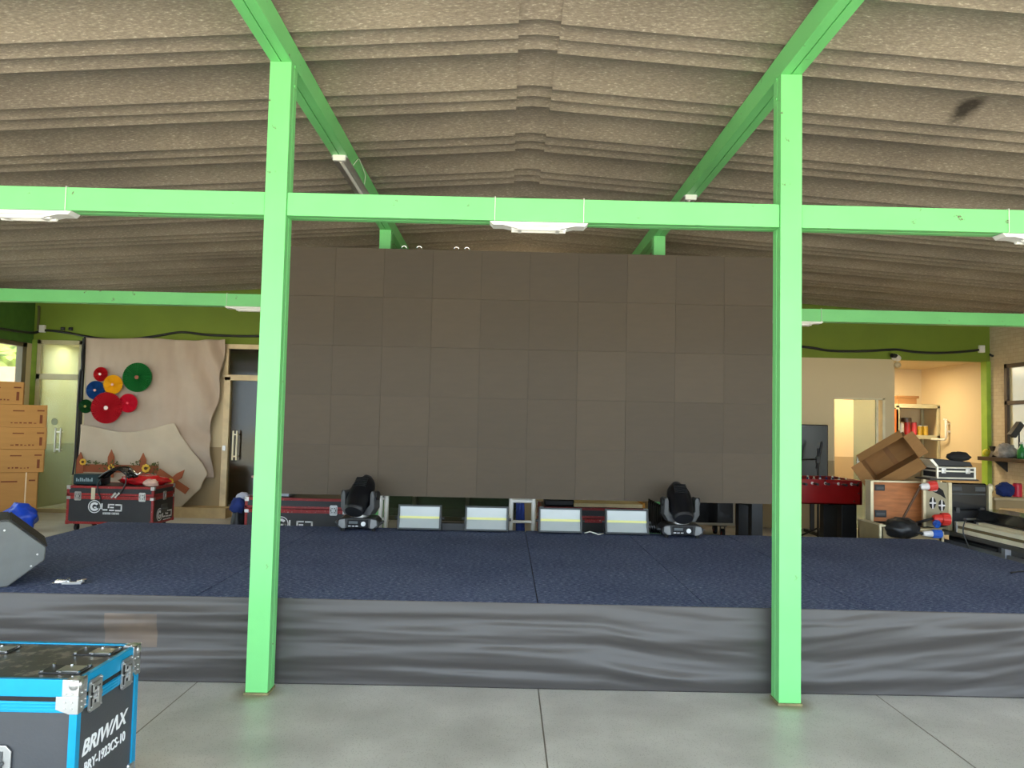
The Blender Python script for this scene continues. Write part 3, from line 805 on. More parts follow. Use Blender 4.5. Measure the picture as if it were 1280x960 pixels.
# things lying on the case under the middle of the screen
M_PAPER = mat('cream_paper', rgb(236, 216, 168), 0.8)
t = thing('cream_board', 'cream board with darker end lying on the case under the screen', 'board', (1.25, 9.4, 0.605))
MB().box(-0.42, 0.40, -0.26, 0.2, 0, 0.045).build('board_face', M_PAPER, t, bevel=0.004)
MB().box(0.40, 0.43, -0.26, 0.2, 0, 0.06).build('end_strip', mat('amber_strip', rgb(210, 140, 40), 0.6), t)
b = MB(); b.box(0.48, 0.84, 9.2, 9.5, 0.603, 0.68)
o = b.build('black_pouch', M_BLACK, None, bevel=0.02, seg=3); tag(o, 'flat black pouch on the case under the screen, beside the cream board', 'pouch')

# loose things on the case by the backdrop
M_TEAL = mat('teal_black_metal', rgb(26, 52, 58), 0.35, 0.3)
t = thing('power_amplifier', 'small teal black device with pale front marks at the left end of the case', 'device', (-5.72, 10.5, 0.612))
MB().box(-0.19, 0.19, 0, 0.26, 0.005, 0.15).build('device_body', M_TEAL, t, bevel=0.012)
b = MB()
for i in range(9): b.box(-0.15 + i * 0.026, -0.134 + i * 0.026, -0.003, 0.001, 0.05, 0.05 + (0.045, 0.03, 0.05)[i % 3])
b.build('front_mark', mat('pale_blue_mark', rgb(150, 172, 178), 0.5), t)
b = MB()
for x in (-.15, .15):
    for y in (.04, .22): b.cyl((x, y, 0), (x, y, .006), .012)
b.build('device_foot', M_RUBBER, t)
def crumple(b, c, rad, seed, amp=0.22, n=26, m=16, f=2.5):
    def fn(d):
        q = d * f + Vector((seed, seed * 1.7, 0))
        return 1 + amp * noise.noise(q) + amp * 0.5 * noise.noise(q * 2.6)
    b.ell(c, rad, n, m, fn)
    return b
b = MB(); crumple(b, (0, 0, 0.05), (0.33, 0.2, 0.085), 3.1)
for v in b.bm.verts: v.co.z = max(0.0, v.co.z)
o = b.build('red_plastic_bag', mat('shiny_red_plastic', rgb(190, 26, 34), 0.18, var=0.3, scale=9, bump=0.8, bscale=18, coat=0.5), None, smooth=True)
o.location = (-5.10, 10.84, 0.614); tag(o, 'crumpled shiny red plastic bag on the case by the backdrop', 'bag')
b = MB(); crumple(b, (0, 0, 0.04), (0.10, 0.07, 0.06), 8.4)
for v in b.bm.verts: v.co.z = max(0.0, v.co.z)
o = b.build('clear_plastic_bag', mat('milky_plastic', rgb(214, 178, 164), 0.2, var=0.2, scale=12, bump=0.8, bscale=20), None, smooth=True)
o.location = (-4.86, 10.52, 0.614); tag(o, 'crumpled milky plastic bag at the right end of the red bag', 'bag')
t = thing('cable_coil', 'thick black cable bundle arching over the red bag on the case', 'cable', (-5.3, 10.55, 0.614))
for k in range(6):
    pts = []
    for i in range(17):
        a = i / 16
        pts.append((-0.26 + 0.42 * a + 0.01 * k, -0.06 + 0.025 * k, 0.03 + (0.20 + 0.012 * (k % 3)) * math.sin(PI * (0.12 + 0.80 * a)) ** 0.8 * (0.75 + 0.4 * a)))
    MB().tube(pts, 0.017, 8).build('cable_loop', M_BLACKG, t, smooth=True)
MB().tube([(-0.2, -0.1, 0.1), (-0.22, -0.16, 0.02), (-0.20, -0.17, -0.08), (-0.16, -0.165, -0.16), (-0.17, -0.165, -0.22)], 0.009, 8).build('cable_tail', M_BLACK, t, smooth=True)
MB().tube([(0.14, -0.1, 0.2), (0.17, -0.17, 0.05), (0.13, -0.175, -0.05), (0.10, -0.17, -0.09)], 0.009, 8).build('cable_tail', M_BLACK, t, smooth=True)
for k in range(2):
    MB().cyl((0.10 - 0.05 * k, -0.175, -0.085), (0.04 - 0.05 * k, -0.18, -0.15), 0.018).build('metal_plug', M_CHROME, t)
MB().tube([(0.15, -0.06, 0.2), (0.19, -0.09, 0.24), (0.24, -0.07, 0.18), (0.28, -0.09, 0.16), (0.33, -0.05, 0.19)], 0.016, 8).build('metal_plug', M_CHROME, t, smooth=True)

# things on the case behind the left post
M_TUB = glass('clear_tub_plastic', rgb(200, 206, 220), 0.55, 0.2)
t = thing('clear_tub', 'clear plastic tub standing on the case behind the left post', 'tub', (-2.82, 9.4, 0.645))
b = MB()
b.box(-.22, .22, -.16, .16, 0, .01); b.box(-.22, .22, -.16, -.15, 0, .22); b.box(-.22, .22, .15, .16, 0, .22); b.box(-.22, -.21, -.16, .16, 0, .22); b.box(.21, .22, -.16, .16, 0, .22)
b.build('tub_body', M_TUB, t, bevel=0.004)
b = MB(); b.box(-.24, .24, -.18, .18, .215, .24); b.build('tub_lid', mat('pinkish_lid', rgb(200, 150, 140), 0.5), t, bevel=0.008)
M_TERRA = mat('terracotta_cardboard', rgb(182, 112, 78), 0.8, var=0.05)
t = thing('small_carton', 'terracotta coloured carton on the clear tub behind the left post', 'carton', (-2.83, 9.4, 0.886))
MB().box(-.20, .22, -.15, .15, 0, .29).build('carton_body', M_TERRA, t, bevel=0.004)
MB().box(-.205, .225, -.03, .03, .288, .293).build('packing_tape', mat('brown_tape', rgb(150, 90, 60), 0.3), t)
MB().box(-.16, -.06, -.153, -.149, .22, .25).build('print', M_INK, t)
t = thing('cloth_bundle', 'blue cloth bundle with pale top beside the case behind the left post', 'cloth', (-3.22, 9.35, 0))
b = MB(); crumple(b, (0, 0, .27), (.10, .14, .28), 5.5, 0.15)
for v in b.bm.verts: v.co.z = max(0.0, v.co.z)
b.build('bag_body', M_BLACK, t, smooth=True)
b = MB(); crumple(b, (-.0, -.08, .52), (.09, .08, .10), 2.5, 0.25); b.build('blue_fold', M_NAVY, t, smooth=True)
b = MB(); crumple(b, (.03, 0, .62), (.08, .09, .05), 1.5, 0.25); b.build('pale_fold', mat('pale_cloth', rgb(190, 196, 214), 0.8), t, smooth=True)

# ------------------------------------------------------------------ moving lights on the stage
def moving_light(loc, rz, pan, label):
    t = thing('moving_light', label, 'stage light', loc, rz, 'black moving head lights on the stage')
    base = MB(); base.prism([(-.19, .028), (-.205, .05), (-.20, .095), (-.165, .13), (.165, .13), (.20, .095), (.205, .05), (.19, .028)], 'y', -.14, .14)
    bs = base.build('base', M_BLACK, t, bevel=0.012, seg=3)
    MB().box(-.10, .10, -.146, -.138, .04, .115).build('control_panel', M_BLACKG, bs, bevel=0.003)
    MB().box(-.085, .0, -.149, -.144, .075, .1).build('display', mat('grey_display', rgb(96, 102, 106), 0.2), bs)
    b = MB()
    for i in range(3): b.box(-.09 + i * .035, -.065 + i * .035, -.150, -.144, .048, .058)
    b.build('button', mat('light_buttons', rgb(190, 192, 196), 0.4), bs)
    MB().cyl((.055, -.144, .075), (.055, -.162, .075), .022, n=20).build('knob', M_LETTER, bs)
    for s in (-1, 1):
        MB().prism([(s * .115, .03), (s * .15, .03), (s * .185, .06), (s * .18, .11), (s * .125, .12)], 'y', -.150, -.138).build('corner_cover', mat('mid_grey_plastic', rgb(128, 130, 132), 0.45), bs, bevel=0.004)
        MB().tube([(s * .195, -.07, .07), (s * .225, -.05, .075), (s * .225, .05, .075), (s * .195, .07, .07)], .011, 8).build('carry_handle', M_DKGREY, bs)
    for x in (-.15, .15):
        for y in (-.1, .1): MB().cyl((x, y, 0), (x, y, .03), .018, .022).build('foot', M_RUBBER, bs)
    MB().cyl((0, 0, .13), (0, 0, .152), .09, n=24).build('pan_bearing', M_ALU, t)
    yk = MB()
    poly = [(-.175, .34), (-.165, .38), (-.14, .39), (-.12, .36), (-.115, .24), (-.07, .195), (.07, .195), (.115, .24), (.12, .36), (.14, .39), (.165, .38), (.175, .34), (.178, .22), (.135, .152), (-.135, .152), (-.178, .22)]
    def side(bm_, a, b_):
        # split in three convex-ish pieces
        bm_.prism([(-.178, .22), (-.135, .152), (-.07, .195), (-.128, .25), (-.132, .36), (-.145, .39), (-.165, .38), (-.175, .34)], 'y', a, b_)
        bm_.prism([(.178, .22), (.135, .152), (.07, .195), (.128, .25), (.132, .36), (.145, .39), (.165, .38), (.175, .34)][::-1], 'y', a, b_)
        bm_.prism([(-.135, .152), (.135, .152), (.07, .195), (-.07, .195)], 'y', a, b_)
    side(yk, -.075, .075)
    y = yk.build('yoke', M_DKGREY, t, bevel=0.008)
    y.rotation_euler = (0, 0, pan)
    MB().box(-.02, .02, -.0785, -.074, .165, .18).build('name_plate', M_LETTER, y)
    for s in (-1, 1): MB().cyl((s * .176, 0, .34), (s * .19, 0, .34), .045, n=20).build('tilt_cover', M_BLACK, y)
    # head: tilted forward and down, lens low
    hd = MB()
    prof = [(.001, -.205), (.082, -.205), (.100, -.195), (.106, -.16), (.108, -.12), (.120, -.09), (.124, .02), (.120, .09), (.104, .155), (.08, .195), (.062, .215), (.001, .215)]
    hd.lathe(prof, 28)
    for v in hd.bm.verts: v.co.y *= 0.82
    h = hd.build('head', mat('matt_black_head', rgb(11, 12, 17), 0.38, var=0.1, spec=0.35), y, smooth=True)
    h.location = (0, 0, .335); h.rotation_euler = (math.radians(-46), 0, 0)
    md = h.modifiers.new('b', 'BEVEL'); md.width = 0.004; md.limit_method = 'ANGLE'; md.angle_limit = math.radians(35)
    MB().lathe([(.001, -.200), (.05, -.203), (.07, -.209), (.075, -.206), (.075, -.2)], 24, Matrix.Diagonal((1, .82, 1, 1))).build('lens', mat('dark_lens', rgb(40, 46, 56), 0.04, coat=1.0, var=0.02), h)
    MB().lathe([(.078, -.214), (.09, -.214), (.102, -.19), (.098, -.188), (.078, -.205)], 28, Matrix.Diagonal((1, .82, 1, 1))).build('lens_ring', M_BLACK, h)
    b = MB()
    for i in range(5): b.box(-.06, .06, -.108, -.088, .04 + i * .024, .052 + i * .024)
    b.build('vent_fins', M_BLACK, h)
    MB().lathe([(.001, .214), (.05, .214), (.052, .23), (.04, .238), (.001, .238)], 24).build('rear_cap', M_BLACK, h, bevel=0.003)
    return t
moving_light((-1.43, 7.60, SZ), 0.05, -0.28, 'black moving head light at the left of the stage, head turned sideways')
moving_light((1.745, 7.60, SZ), -0.02, 0.06, 'black moving head light at the right of the stage, grey yoke facing forward')
# cable hank hanging behind the right one
b = MB()
for k in range(10):
    x0 = 1.485 + 0.022 * k
    b.tube([(x0, 7.74 - 0.004 * k, 0.512), (x0 - 0.012, 7.80, 0.62), (x0 + 0.006, 7.90, 0.74), (x0 + 0.016, 7.93, 0.83 - 0.012 * k)], 0.0125, 8)
o = b.build('cable_hank', M_BLACKG, None, smooth=True); tag(o, 'black cables hanging down beside the right moving light', 'cable')

# ------------------------------------------------------------------ four flat lights standing along the back of the stage
M_PANEL = mat('silver_reflector', rgb(178, 186, 188), 0.35, 0.15, var=0.03)
M_YEL = mat('yellow_led_strip', rgb(226, 226, 146), 0.4, var=0.03)
def panel_light(loc, label, tilt=14):
    t = thing('panel_light', label, 'stage light', loc, 0, 'flat panel lights on the stage')
    w, h, d = .214, .245, .07
    Rt = Matrix.Translation((0, 0, .006)) @ Matrix.Rotation(math.radians(-tilt), 4, 'X')
    def pb(b, name, m, par=t, **k):
        o = b.build(name, m, par, **k)
        if par is t: o.matrix_local = Rt
        return o
    b = MB(); f = .017
    b.box(-w, w, 0, d, 0, f); b.box(-w, w, 0, d, h - f, h); b.box(-w, -w + f, 0, d, 0, h); b.box(w - f, w, 0, d, 0, h); b.box(-w, w, .035, d, 0, h)
    hs = pb(b, 'housing', mat('charcoal_metal', rgb(58, 62, 64), 0.4, 0.3), bevel=0.003)
    b = MB(); b.prism([(0.010, f), (0.028, h / 2 - .012), (0.028, h / 2 + .012), (0.010, h - f), (.034, h - f), (.034, f)], 'x', -w + f, w - f)
    pb(b, 'reflector', M_PANEL)
    b = MB(); b.box(-w + f, w - f, .014, .029, h / 2 - .011, h / 2 + .011); pb(b, 'led_strip', M_YEL)
    b = MB(); b.box(-w - .006, -w, .02, .05, .03, .15); b.box(w, w + .006, .02, .05, .03, .15)
    b.box(-w - .006, w + .006, .085, .095, .02, .05); b.box(-w - .006, -w, .02, .095, .02, .05); b.box(w, w + .006, .02, .095, .02, .05)
    pb(b, 'bracket', M_BLACK)
    for s in (-1, 1): pb(MB().cyl((s * (w + .004), .035, .12), (s * (w + .03), .035, .12), .014), 'bracket_knob', M_BLACK)
    return t
panel_light((-0.84, 7.56, SZ + 0.011), 'silver panel light with yellow stripe nearest the left moving light')
panel_light((-0.175, 7.56, SZ + 0.011), 'silver panel light with yellow stripe just left of the white ladder frame')
panel_light((0.556, 7.56, SZ + 0.011), 'silver panel light with yellow stripe just right of the white ladder frame')
panel_light((1.218, 7.56, SZ + 0.011), 'silver panel light with yellow stripe nearest the right moving light')
t = thing('floor_box', 'small flat black box on the stage between two panel lights', 'box', (-0.51, 7.68, SZ))
MB().box(-.13, .13, -.03, .05, 0, .075).build('box_body', M_BLACK, t, bevel=0.006)
for s in (-1, 1): MB().cyl((s * .13, 0.01, .04), (s * .15, .01, .04), .02).build('side_plug', M_DKGREY, t)
b = MB().tube([(0.80, 7.60, 0.512), (0.85, 7.58, 0.53), (0.90, 7.54, 0.52), (0.93, 7.55, 0.508), (0.99, 7.63, 0.508)], 0.006, 8)
o = b.build('short_cable', M_WHITE, None, smooth=True); tag(o, 'short pale cable end between the two right panel lights', 'cable')

# ------------------------------------------------------------------ floor monitor at the left edge of the stage
t = thing('stage_monitor', 'grey wedge loudspeaker lying at the left front corner of the stage', 'loudspeaker', (-3.06, 4.775, SZ), 0.58)
poly = [(-.22, 0), (0, 0), (.192, .150), (.196, .232), (-.005, .405), (-.20, .405), (-.26, .33), (-.26, .04)]
MB().prism(poly, 'y', 0, .50).build('cabinet', mat('grey_speaker_cabinet', rgb(96, 99, 98), 0.55, var=0.08, scale=9, bump=0.15, bscale=150), t, bevel=0.010, seg=3)
g = [(.204, .236), (.004, .411), (-.012, .399), (.186, .226)]
MB().prism(g, 'y', .02, .48).build('grille', mat('black_grille', rgb(40, 39, 38), 0.7, bump=0.6, bscale=300), t)
MB().prism([(-.01, .405), (-.19, .405), (-.19, .413), (-.012, .413)], 'y', .02, .48).build('top_panel', mat('black_top_panel', rgb(48, 46, 44), 0.6), t)
for x, z in ((.12, .12), (-.03, .35), (-.06, .06), (.15, .19)): MB().cyl((x, .003, z), (x, -.005, z), .006, n=10).build('screw', M_ALU, t)
MB().tube([(-.17, .001, .16), (-.17, -.023, .17), (-.17, -.023, .26), (-.17, .001, .27)], .012).build('side_handle', M_BLACK, t)

# chrome clamp lying on the carpet
t = thing('chrome_clamp', 'small shiny chrome clamp lying on the carpet near the stage edge', 'clamp', (-2.755, 4.90, SZ + .001), 0.15)
MB().prism([(-.09, -.02), (.0, -.012), (.01, .0), (.0, .012), (-.09, .004)], 'z', 0, .012).build('jaw', M_CHROME, t, bevel=0.002)
MB().prism([(-.085, .01), (.0, .012), (.01, .022), (-.08, .03)], 'z', .008, .022).build('jaw', M_CHROME, t, bevel=0.002)
MB().box(-.03, .085, -.028, -.004, 0, .016).build('clamp_arm', M_ALU, t, bevel=0.003)
MB().cyl((.0, .005, .0), (.0, .005, .034), .010).build('pivot_bolt', M_CHROME, t)
MB().cyl((.05, .0, .016), (.095, .015, .022), .009).build('wing_screw', M_CHROME, t)
MB().prism([(.075, .0), (.10, -.015), (.105, .0), (.10, .03)], 'z', .012, .026).build('wing_nut', M_CHROME, t)

# ------------------------------------------------------------------ blue edged case in the near left corner
t = thing('flight_case', 'black flight case with bright blue edges in the near left corner of the photo', 'flight case', (-1.785, 2.72, 0))
L = -1.785
X0, X1, D, ZB, ZT, ZL = -.31, .31, .445, .135, .645, .575
M_LAM = mat('grey_black_laminate', rgb(62, 64, 68), 0.42, var=0.08, scale=6, bump=0.05, bscale=90)
M_TOPLAM = mat('scuffed_black_laminate', rgb(58, 58, 58), 0.4, var=0.25, scale=4, bump=0.05, bscale=60, dirt=rgb(110, 104, 96), dirt_amt=0.42)
MB().box(X0 + .006, X1 - .006, .006, D - .006, ZB, ZL).build('case_body', M_LAM, t)
MB().box(X0 + .006, X1 - .006, .006, D - .006, ZL + .006, ZT - .002).build('lid', M_TOPLAM, t)
e = .028
b = MB()
for x in (X0, X1 - e):
    for y in (0, D - e): b.box(x, x + e, y, y + e, ZB, ZL)
for z0, z1 in ((ZB, ZB + e), (ZL - .042, ZL - .004)):
    b.box(X0, X1, 0, .010, z0, z1); b.box(X0, X1, D - .01, D, z0, z1); b.box(X0, X0 + .01, 0, D, z0, z1); b.box(X1 - .01, X1, 0, D, z0, z1)
for k in range(3):
    z = ZL - .036 + k * .011
    b.box(X0, X1, -.0015, .004, z, z + .006); b.box(X1 - .004, X1 + .0015, 0, D, z, z + .006)
b.build('edge_profile', M_BLUE, t, bevel=0.002)
b = MB()
z0, z1 = ZL + .012, ZT - .014
b.box(X0, X1, 0, .01, z0, ZT); b.box(X0, X1, D - .01, D, z0, ZT); b.box(X0, X0 + .01, 0, D, z0, ZT); b.box(X1 - .01, X1, 0, D, z0, ZT)
for y in (0, D - .02): b.box(X0, X1, y, y + .02, ZT - .004, ZT + .002)
for x in (X0, X1 - .02): b.box(x, x + .02, 0, D, ZT - .004, ZT + .002)
b.build('lid_edge', M_BLUE, t, bevel=0.002)
MB().box(X0 + .003, X1 - .003, .003, D - .003, ZL - .004, ZL + .012).build('lid_gap', M_RUBBER, t)
for sx, x in ((1, X0), (-1, X1)):
    for sy, y in ((1, 0), (-1, D)):
        b = MB()
        en = .003
        b.box(*sorted((x - sx * en, x + sx * .055)), *sorted((y - sy * en, y + sy * .006)), ZT - .055, ZT + en)
        b.box(*sorted((x - sx * en, x + sx * .006)), *sorted((y - sy * en, y + sy * .055)), ZT - .055, ZT + en)
        b.box(*sorted((x - sx * en, x + sx * .045)), *sorted((y - sy * en, y + sy * .045)), ZT - .004, ZT + en)
        b.ell((x + sx * .016, y + sy * .016, ZT - .016), (.026,) * 3, 16, 10)
        b.prism([(x - sx * en, ZT - .055), (x + sx * .075, ZT - .055), (x + sx * .075, ZT - .10), (x + sx * .028, ZT - .115), (x - sx * en, ZT - .115)], 'y', *sorted((y - sy * .004, y + sy * .003)))
        b.prism([(y - sy * en, ZT - .055), (y + sy * .05, ZT - .055), (y + sy * .05, ZT - .095), (y + sy * .028, ZT - .115), (y - sy * en, ZT - .115)], 'x', *sorted((x - sx * .004, x + sx * .003)))
        for q in (.018, .042):
            for zz in (ZT - .045, ZT - .075, ZT - .095):
                b.cyl((x + sx * q, y - sy * .008, zz), (x + sx * q, y, zz), .004, n=8); b.cyl((x - sx * .008, y + sy * q, zz), (x, y + sy * q, zz), .004, n=8)
            b.cyl((x + sx * q, y + sy * .035, ZT), (x + sx * q, y + sy * .035, ZT + .006), .004, n=8)
        b.build('ball_corner', M_ALU, t, bevel=0.0015)
        b = MB(); b.box(*sorted((x - sx * .003, x + sx * .05)), *sorted((y - sy * .003, y + sy * .05)), ZB - .003, ZB + .05); b.build('lower_corner', M_ALU, t, bevel=0.008)
# stacking dishes in the lid
for cx in (-.2, .2):
    for cy in (.115, .33):
        dsh = MB()
        dsh.box(cx - .075, cx + .075, cy - .045, cy + .045, ZT - .001, ZT + .003)
        d_ = dsh.build('stacking_dish', M_CASEBLK, t, bevel=0.012)
        b = MB(); b.box(cx - .018, cx + .06, cy - .032, cy + .032, ZT + .0025, ZT + .006)
        for rx in (-.066, 0, .066):
            for ry in (-.038, .038): MB().cyl((cx + rx, cy + ry, ZT + .002), (cx + rx, cy + ry, ZT + .009), .006, n=10).build('rivet', M_CHROME, d_)
        b.build('dish_plate', M_ALU, d_)
Rz = Matrix.Rotation(PI / 2, 4, 'Z')
latch(t, X1 + .002, ZL - .008, .105, Rz, 0.95); latch(t, X1 + .002, ZL - .008, .335, Rz, 0.95)
# recessed front handle
b = MB(); b.prism([(-.10, .30), (.07, .30), (.09, .32), (.09, .40), (.07, .42), (-.10, .42)], 'y', -.004, .002)
hp = b.build('handle_plate', M_ALU, t, bevel=0.002)
b = MB(); b.tube([(-.08, -.004, .36), (-.075, -.02, .352), (.055, -.02, .352), (.06, -.004, .36)], .009); b.box(-.085, .062, -.007, -.003, .335, .40)
b.build('spring_handle', M_DKGREY, hp)
for x in (-.23, .23):
    for y in (.08, .36):
        c = MB(); c.cyl((x - .018, y, .05), (x + .018, y, .05), .05, n=20); c.box(x - .035, x + .035, y - .035, y + .035, .115, ZB); c.box(x - .026, x - .02, y - .014, y + .02, .04, .118); c.box(x + .02, x + .026, y - .014, y + .02, .04, .118)
        c.build('caster', M_RUBBER, t)
TX = Matrix.Translation((X1 - .005, .055, .362)) @ Matrix.Rotation(PI / 2, 4, 'Z') @ Matrix.Rotation(PI / 2, 4, 'X')
text_part('lettering', 'BRIW\u039bX', 0.075, M_LETTER, t, TX, 0.001, 0.0014, 0.28, width=0.325)
TX = Matrix.Translation((X1 - .005, .075, .296)) @ Matrix.Rotation(PI / 2, 4, 'Z') @ Matrix.Rotation(PI / 2, 4, 'X')
text_part('lettering', 'BRY-1923CS-10', 0.052, M_LETTER, t, TX, 0.001, 0.0006, 0.0, width=0.29)

# ------------------------------------------------------------------ left back corner: backdrop cloth, rosettes, paper fence
M_CLOTH = mat('grey_beige_cloth', rgb(182, 164, 148), 0.85, var=0.06, scale=2.5, bump=0.1, bscale=60, dirt=rgb(120, 100, 84), dirt_amt=0.22)
M_CLOTH2 = mat('pale_beige_cloth', rgb(196, 180, 158), 0.85, var=0.06, scale=3, bump=0.1, bscale=60)
bd = thing('backdrop_cloth', 'grey beige cloth backdrop hung on the wall, its lower half torn and sagging', 'backdrop', (-5.7, 12.2, 0))
def lerp_table(tab, z):
    if z >= tab[0][0]: return tab[0][1]
    for (z0, x0), (z1, x1) in zip(tab, tab[1:]):
        if z1 <= z <= z0:
            t_ = (z0 - z) / (z0 - z1)
            return x0 + (x1 - x0) * t_
    return tab[-1][1]
RT = [(2.82, -4.52), (2.3, -4.57), (1.85, -4.60), (1.6, -4.66), (1.35, -4.72), (1.2, -4.70), (0.9, -4.66), (0.62, -4.64), (0.55, -4.72), (0.5, -4.9)]
def up(u, v):
    z = 2.815 - 2.2 * v
    x = -6.79 + 0.08 * v + (lerp_table(RT, z) + 6.79 - 0.08 * v) * u
    y = 12.225
    # folds pulled towards the lower right
    a = max(0, u - 0.45) / 0.55
    q = u * 9 - v * 5.0 * a
    y -= 0.055 * a * (1 + math.sin(q * 4.3 + 1.5 * noise.noise(Vector((u * 3, v * 3, 1)))))
    y -= 0.020 * (1 + noise.noise(Vector((x * 2.2, z * 1.2, 4)))) + 0.014 * noise.noise(Vector((x * 9, z * 2.2, 8)))
    y -= 0.02 * (1 + math.sin(u * 16 + v * 2)) * max(0, v - 0.55)
    return Vector((x, y, z - 0.012 * math.sin(u * 11) * (1 - v)))
wb(MB().grid(110, 90, up), 'upper_cloth', M_CLOTH, bd, smooth=True, solid=0.004)
LT = [(1.46, -5.25), (1.3, -5.16), (1.08, -5.0), (0.85, -4.80), (0.71, -4.71), (0.66, -4.70), (0.57, -4.76), (0.45, -4.79), (0.30, -4.95), (0.10, -5.15), (0.0, -5.35)]
def low(u, v):
    zt = 1.42 - 0.13 * math.sin(PI * min(1, u * 1.0)) ** 1.5 + 0.05 * u
    z = zt * (1 - v) + 0.01 * v
    zr = 1.46 * (1 - v) + 0.01 * v
    x = -6.74 + (lerp_table(LT, zr) + 6.74) * u
    y = 12.105 - 0.03 * noise.noise(Vector((x * 2.4, z * 2.4, 2))) - 0.014 * math.sin((u * 5 - v * 2.5) * 4) * (1 - v) - 0.05 * max(0, u - 0.6) * (1 + math.sin(v * 12 + u * 6)) * 0.6
    return Vector((x, y, z))
wb(MB().grid(90, 60, low), 'fallen_cloth', M_CLOTH2, bd, smooth=True, solid=0.004)
wb(MB().box(-6.83, -6.79, 12.18, 12.225, 0.02, 2.80), 'black_edge_band', M_BLACK, bd)

def rosette(x, z, r, col, centre, label, y=12.15, n=36, cr=0.02):
    t = thing('paper_rosette', label, 'paper rosette', (x, y, z), 0, 'folded paper rosettes on the backdrop')
    b = MB()
    rim = []; hub = []; back = []
    for i in range(2 * n):
        a = PI * i / n
        off = 0.014 if i % 2 else -0.014
        rim.append(b.bm.verts.new((r * math.cos(a) * (1.0 if i % 2 else 0.985), off * 1.0 - 0.004, r * math.sin(a) * (1.0 if i % 2 else 0.985))))
        hub.append(b.bm.verts.new((r * .12 * math.cos(a), off * .25 - 0.016, r * .12 * math.sin(a))))
    for i in range(2 * n):
        j = (i + 1) % (2 * n)
        b.bm.faces.new((hub[i], rim[i], rim[j], hub[j]))
    b.build('pleated_disc', mat('paper_' + label.split()[0] + str(int(r * 1000)), col, 0.7, var=0.05), t, solid=0.002)
    MB().cyl((0, -0.030, 0), (0, -0.010, 0), max(cr, r * .13), n=18).build('centre_dot', mat('dot_' + label.split()[0] + str(int(r * 1000)), centre, 0.6), t)
    return t
CDOT = rgb(222, 170, 160)
rosette(-6.489, 2.225, .115, rgb(196, 20, 34), rgb(240, 214, 200), 'small bright red paper rosette, highest on the backdrop beside the yellow one')
rosette(-6.277, 2.063, .155, rgb(240, 186, 18), CDOT, 'yellow paper rosette between the small red and the green ones', 12.135)
rosette(-6.553, 1.967, .150, rgb(8, 74, 140), CDOT, 'blue paper rosette left of the yellow one', 12.14)
rosette(-5.899, 2.187, .235, rgb(12, 112, 46), rgb(150, 84, 60), 'large green paper rosette at the right of the cluster', 12.14, 44)
rosette(-6.693, 1.708, .110, rgb(18, 84, 34), rgb(140, 130, 60), 'small dark green paper rosette at the left edge of the cluster', 12.14)
rosette(-6.347, 1.69, .250, rgb(186, 8, 32), rgb(240, 214, 206), 'large red paper rosette at the bottom of the cluster', 12.11, 48)
rosette(-6.02, 1.774, .150, rgb(214, 16, 56), rgb(232, 60, 80), 'pinkish red paper rosette right of the large red one', 12.13)

M_FENCE = mat('brown_card', rgb(152, 82, 48), 0.8, var=0.08)
t = thing('paper_fence', 'brown cut out picket fence along the foot of the backdrop', 'paper fence', (-6.1, 12.09, 0.67))
wb(MB().box(-6.72, -5.45, 12.085, 12.095, .68, .80), 'rail', M_FENCE, t)
for x, z1, w in ((-6.67, .99, .055), (-6.19, 1.04, .05), (-5.69, 1.00, .053)):
    wb(MB().prism([(x - w, .60), (x + w, .60), (x + w, z1 - .12), (x, z1), (x - w, z1 - .12)], 'y', 12.072, 12.084), 'picket', M_FENCE, t)
t = thing('fallen_fence_piece', 'brown fence rail with one picket hanging loose, slanting down to the right', 'paper fence', (-5.2, 12.05, 0.45))
wb(MB().prism([(-5.46, .67), (-5.40, .76), (-4.93, .46), (-4.99, .37)], 'y', 12.035, 12.045), 'rail', M_FENCE, t)
wb(MB().prism([(-5.25, .58), (-5.19, .535), (-5.05, .62), (-5.01, .75), (-5.13, .69)], 'y', 12.02, 12.032), 'picket', mat('rust_card', rgb(164, 84, 52), 0.8), t)
for o in list(bpy.data.objects):
    if o.name in ('paper_fence', 'fallen_fence_piece'): o.location.y -= 0.06
M_PETAL = mat('yellow_paper', rgb(232, 184, 60), 0.7); M_CORE = mat('brown_paper', rgb(96, 54, 26), 0.8)
def flower(x, z, y, label, r=.055, tilt=0.0):
    t = thing('paper_flower', label, 'paper flower', (x, y, z), 0, 'yellow paper flowers on the fence')
    b = MB()
    for k in range(8):
        a = 2 * PI * k / 8
        b.ell((r * .62 * math.cos(a), -0.004, r * .62 * math.sin(a)), (r * .36, .006, r * .36), 10, 6)
    b.build('petals', M_PETAL, t, smooth=True)
    MB().cyl((0, -.016, 0), (0, 0, 0), r * .36, n=16).build('flower_centre', M_CORE, t)
    return t
flower(-6.618, .835, 12.004, 'yellow paper flower on the first picket from the left')
flower(-6.173, .757, 12.004, 'yellow paper flower under the middle picket')
flower(-5.631, .756, 12.004, 'larger yellow paper flower under the right picket', .07)
flower(-5.219, .564, 11.955, 'yellow paper flower on the loose slanting rail', .055)
b = MB()
rg = random.Random(5)
M_LEAF = mat('green_paper_leaf', rgb(74, 84, 36), 0.8, var=0.3)
def leaf(x, z, y, a, l):
    M = Matrix.Translation((x, y, z)) @ Matrix.Rotation(a, 4, 'Y') @ Matrix.Rotation(rg.uniform(-.5, .5), 4, 'Z')
    b.prism([(0, 0), (l * .5, l * .22), (l, 0), (l * .5, -l * .22)], 'y', -.001, .001, M)
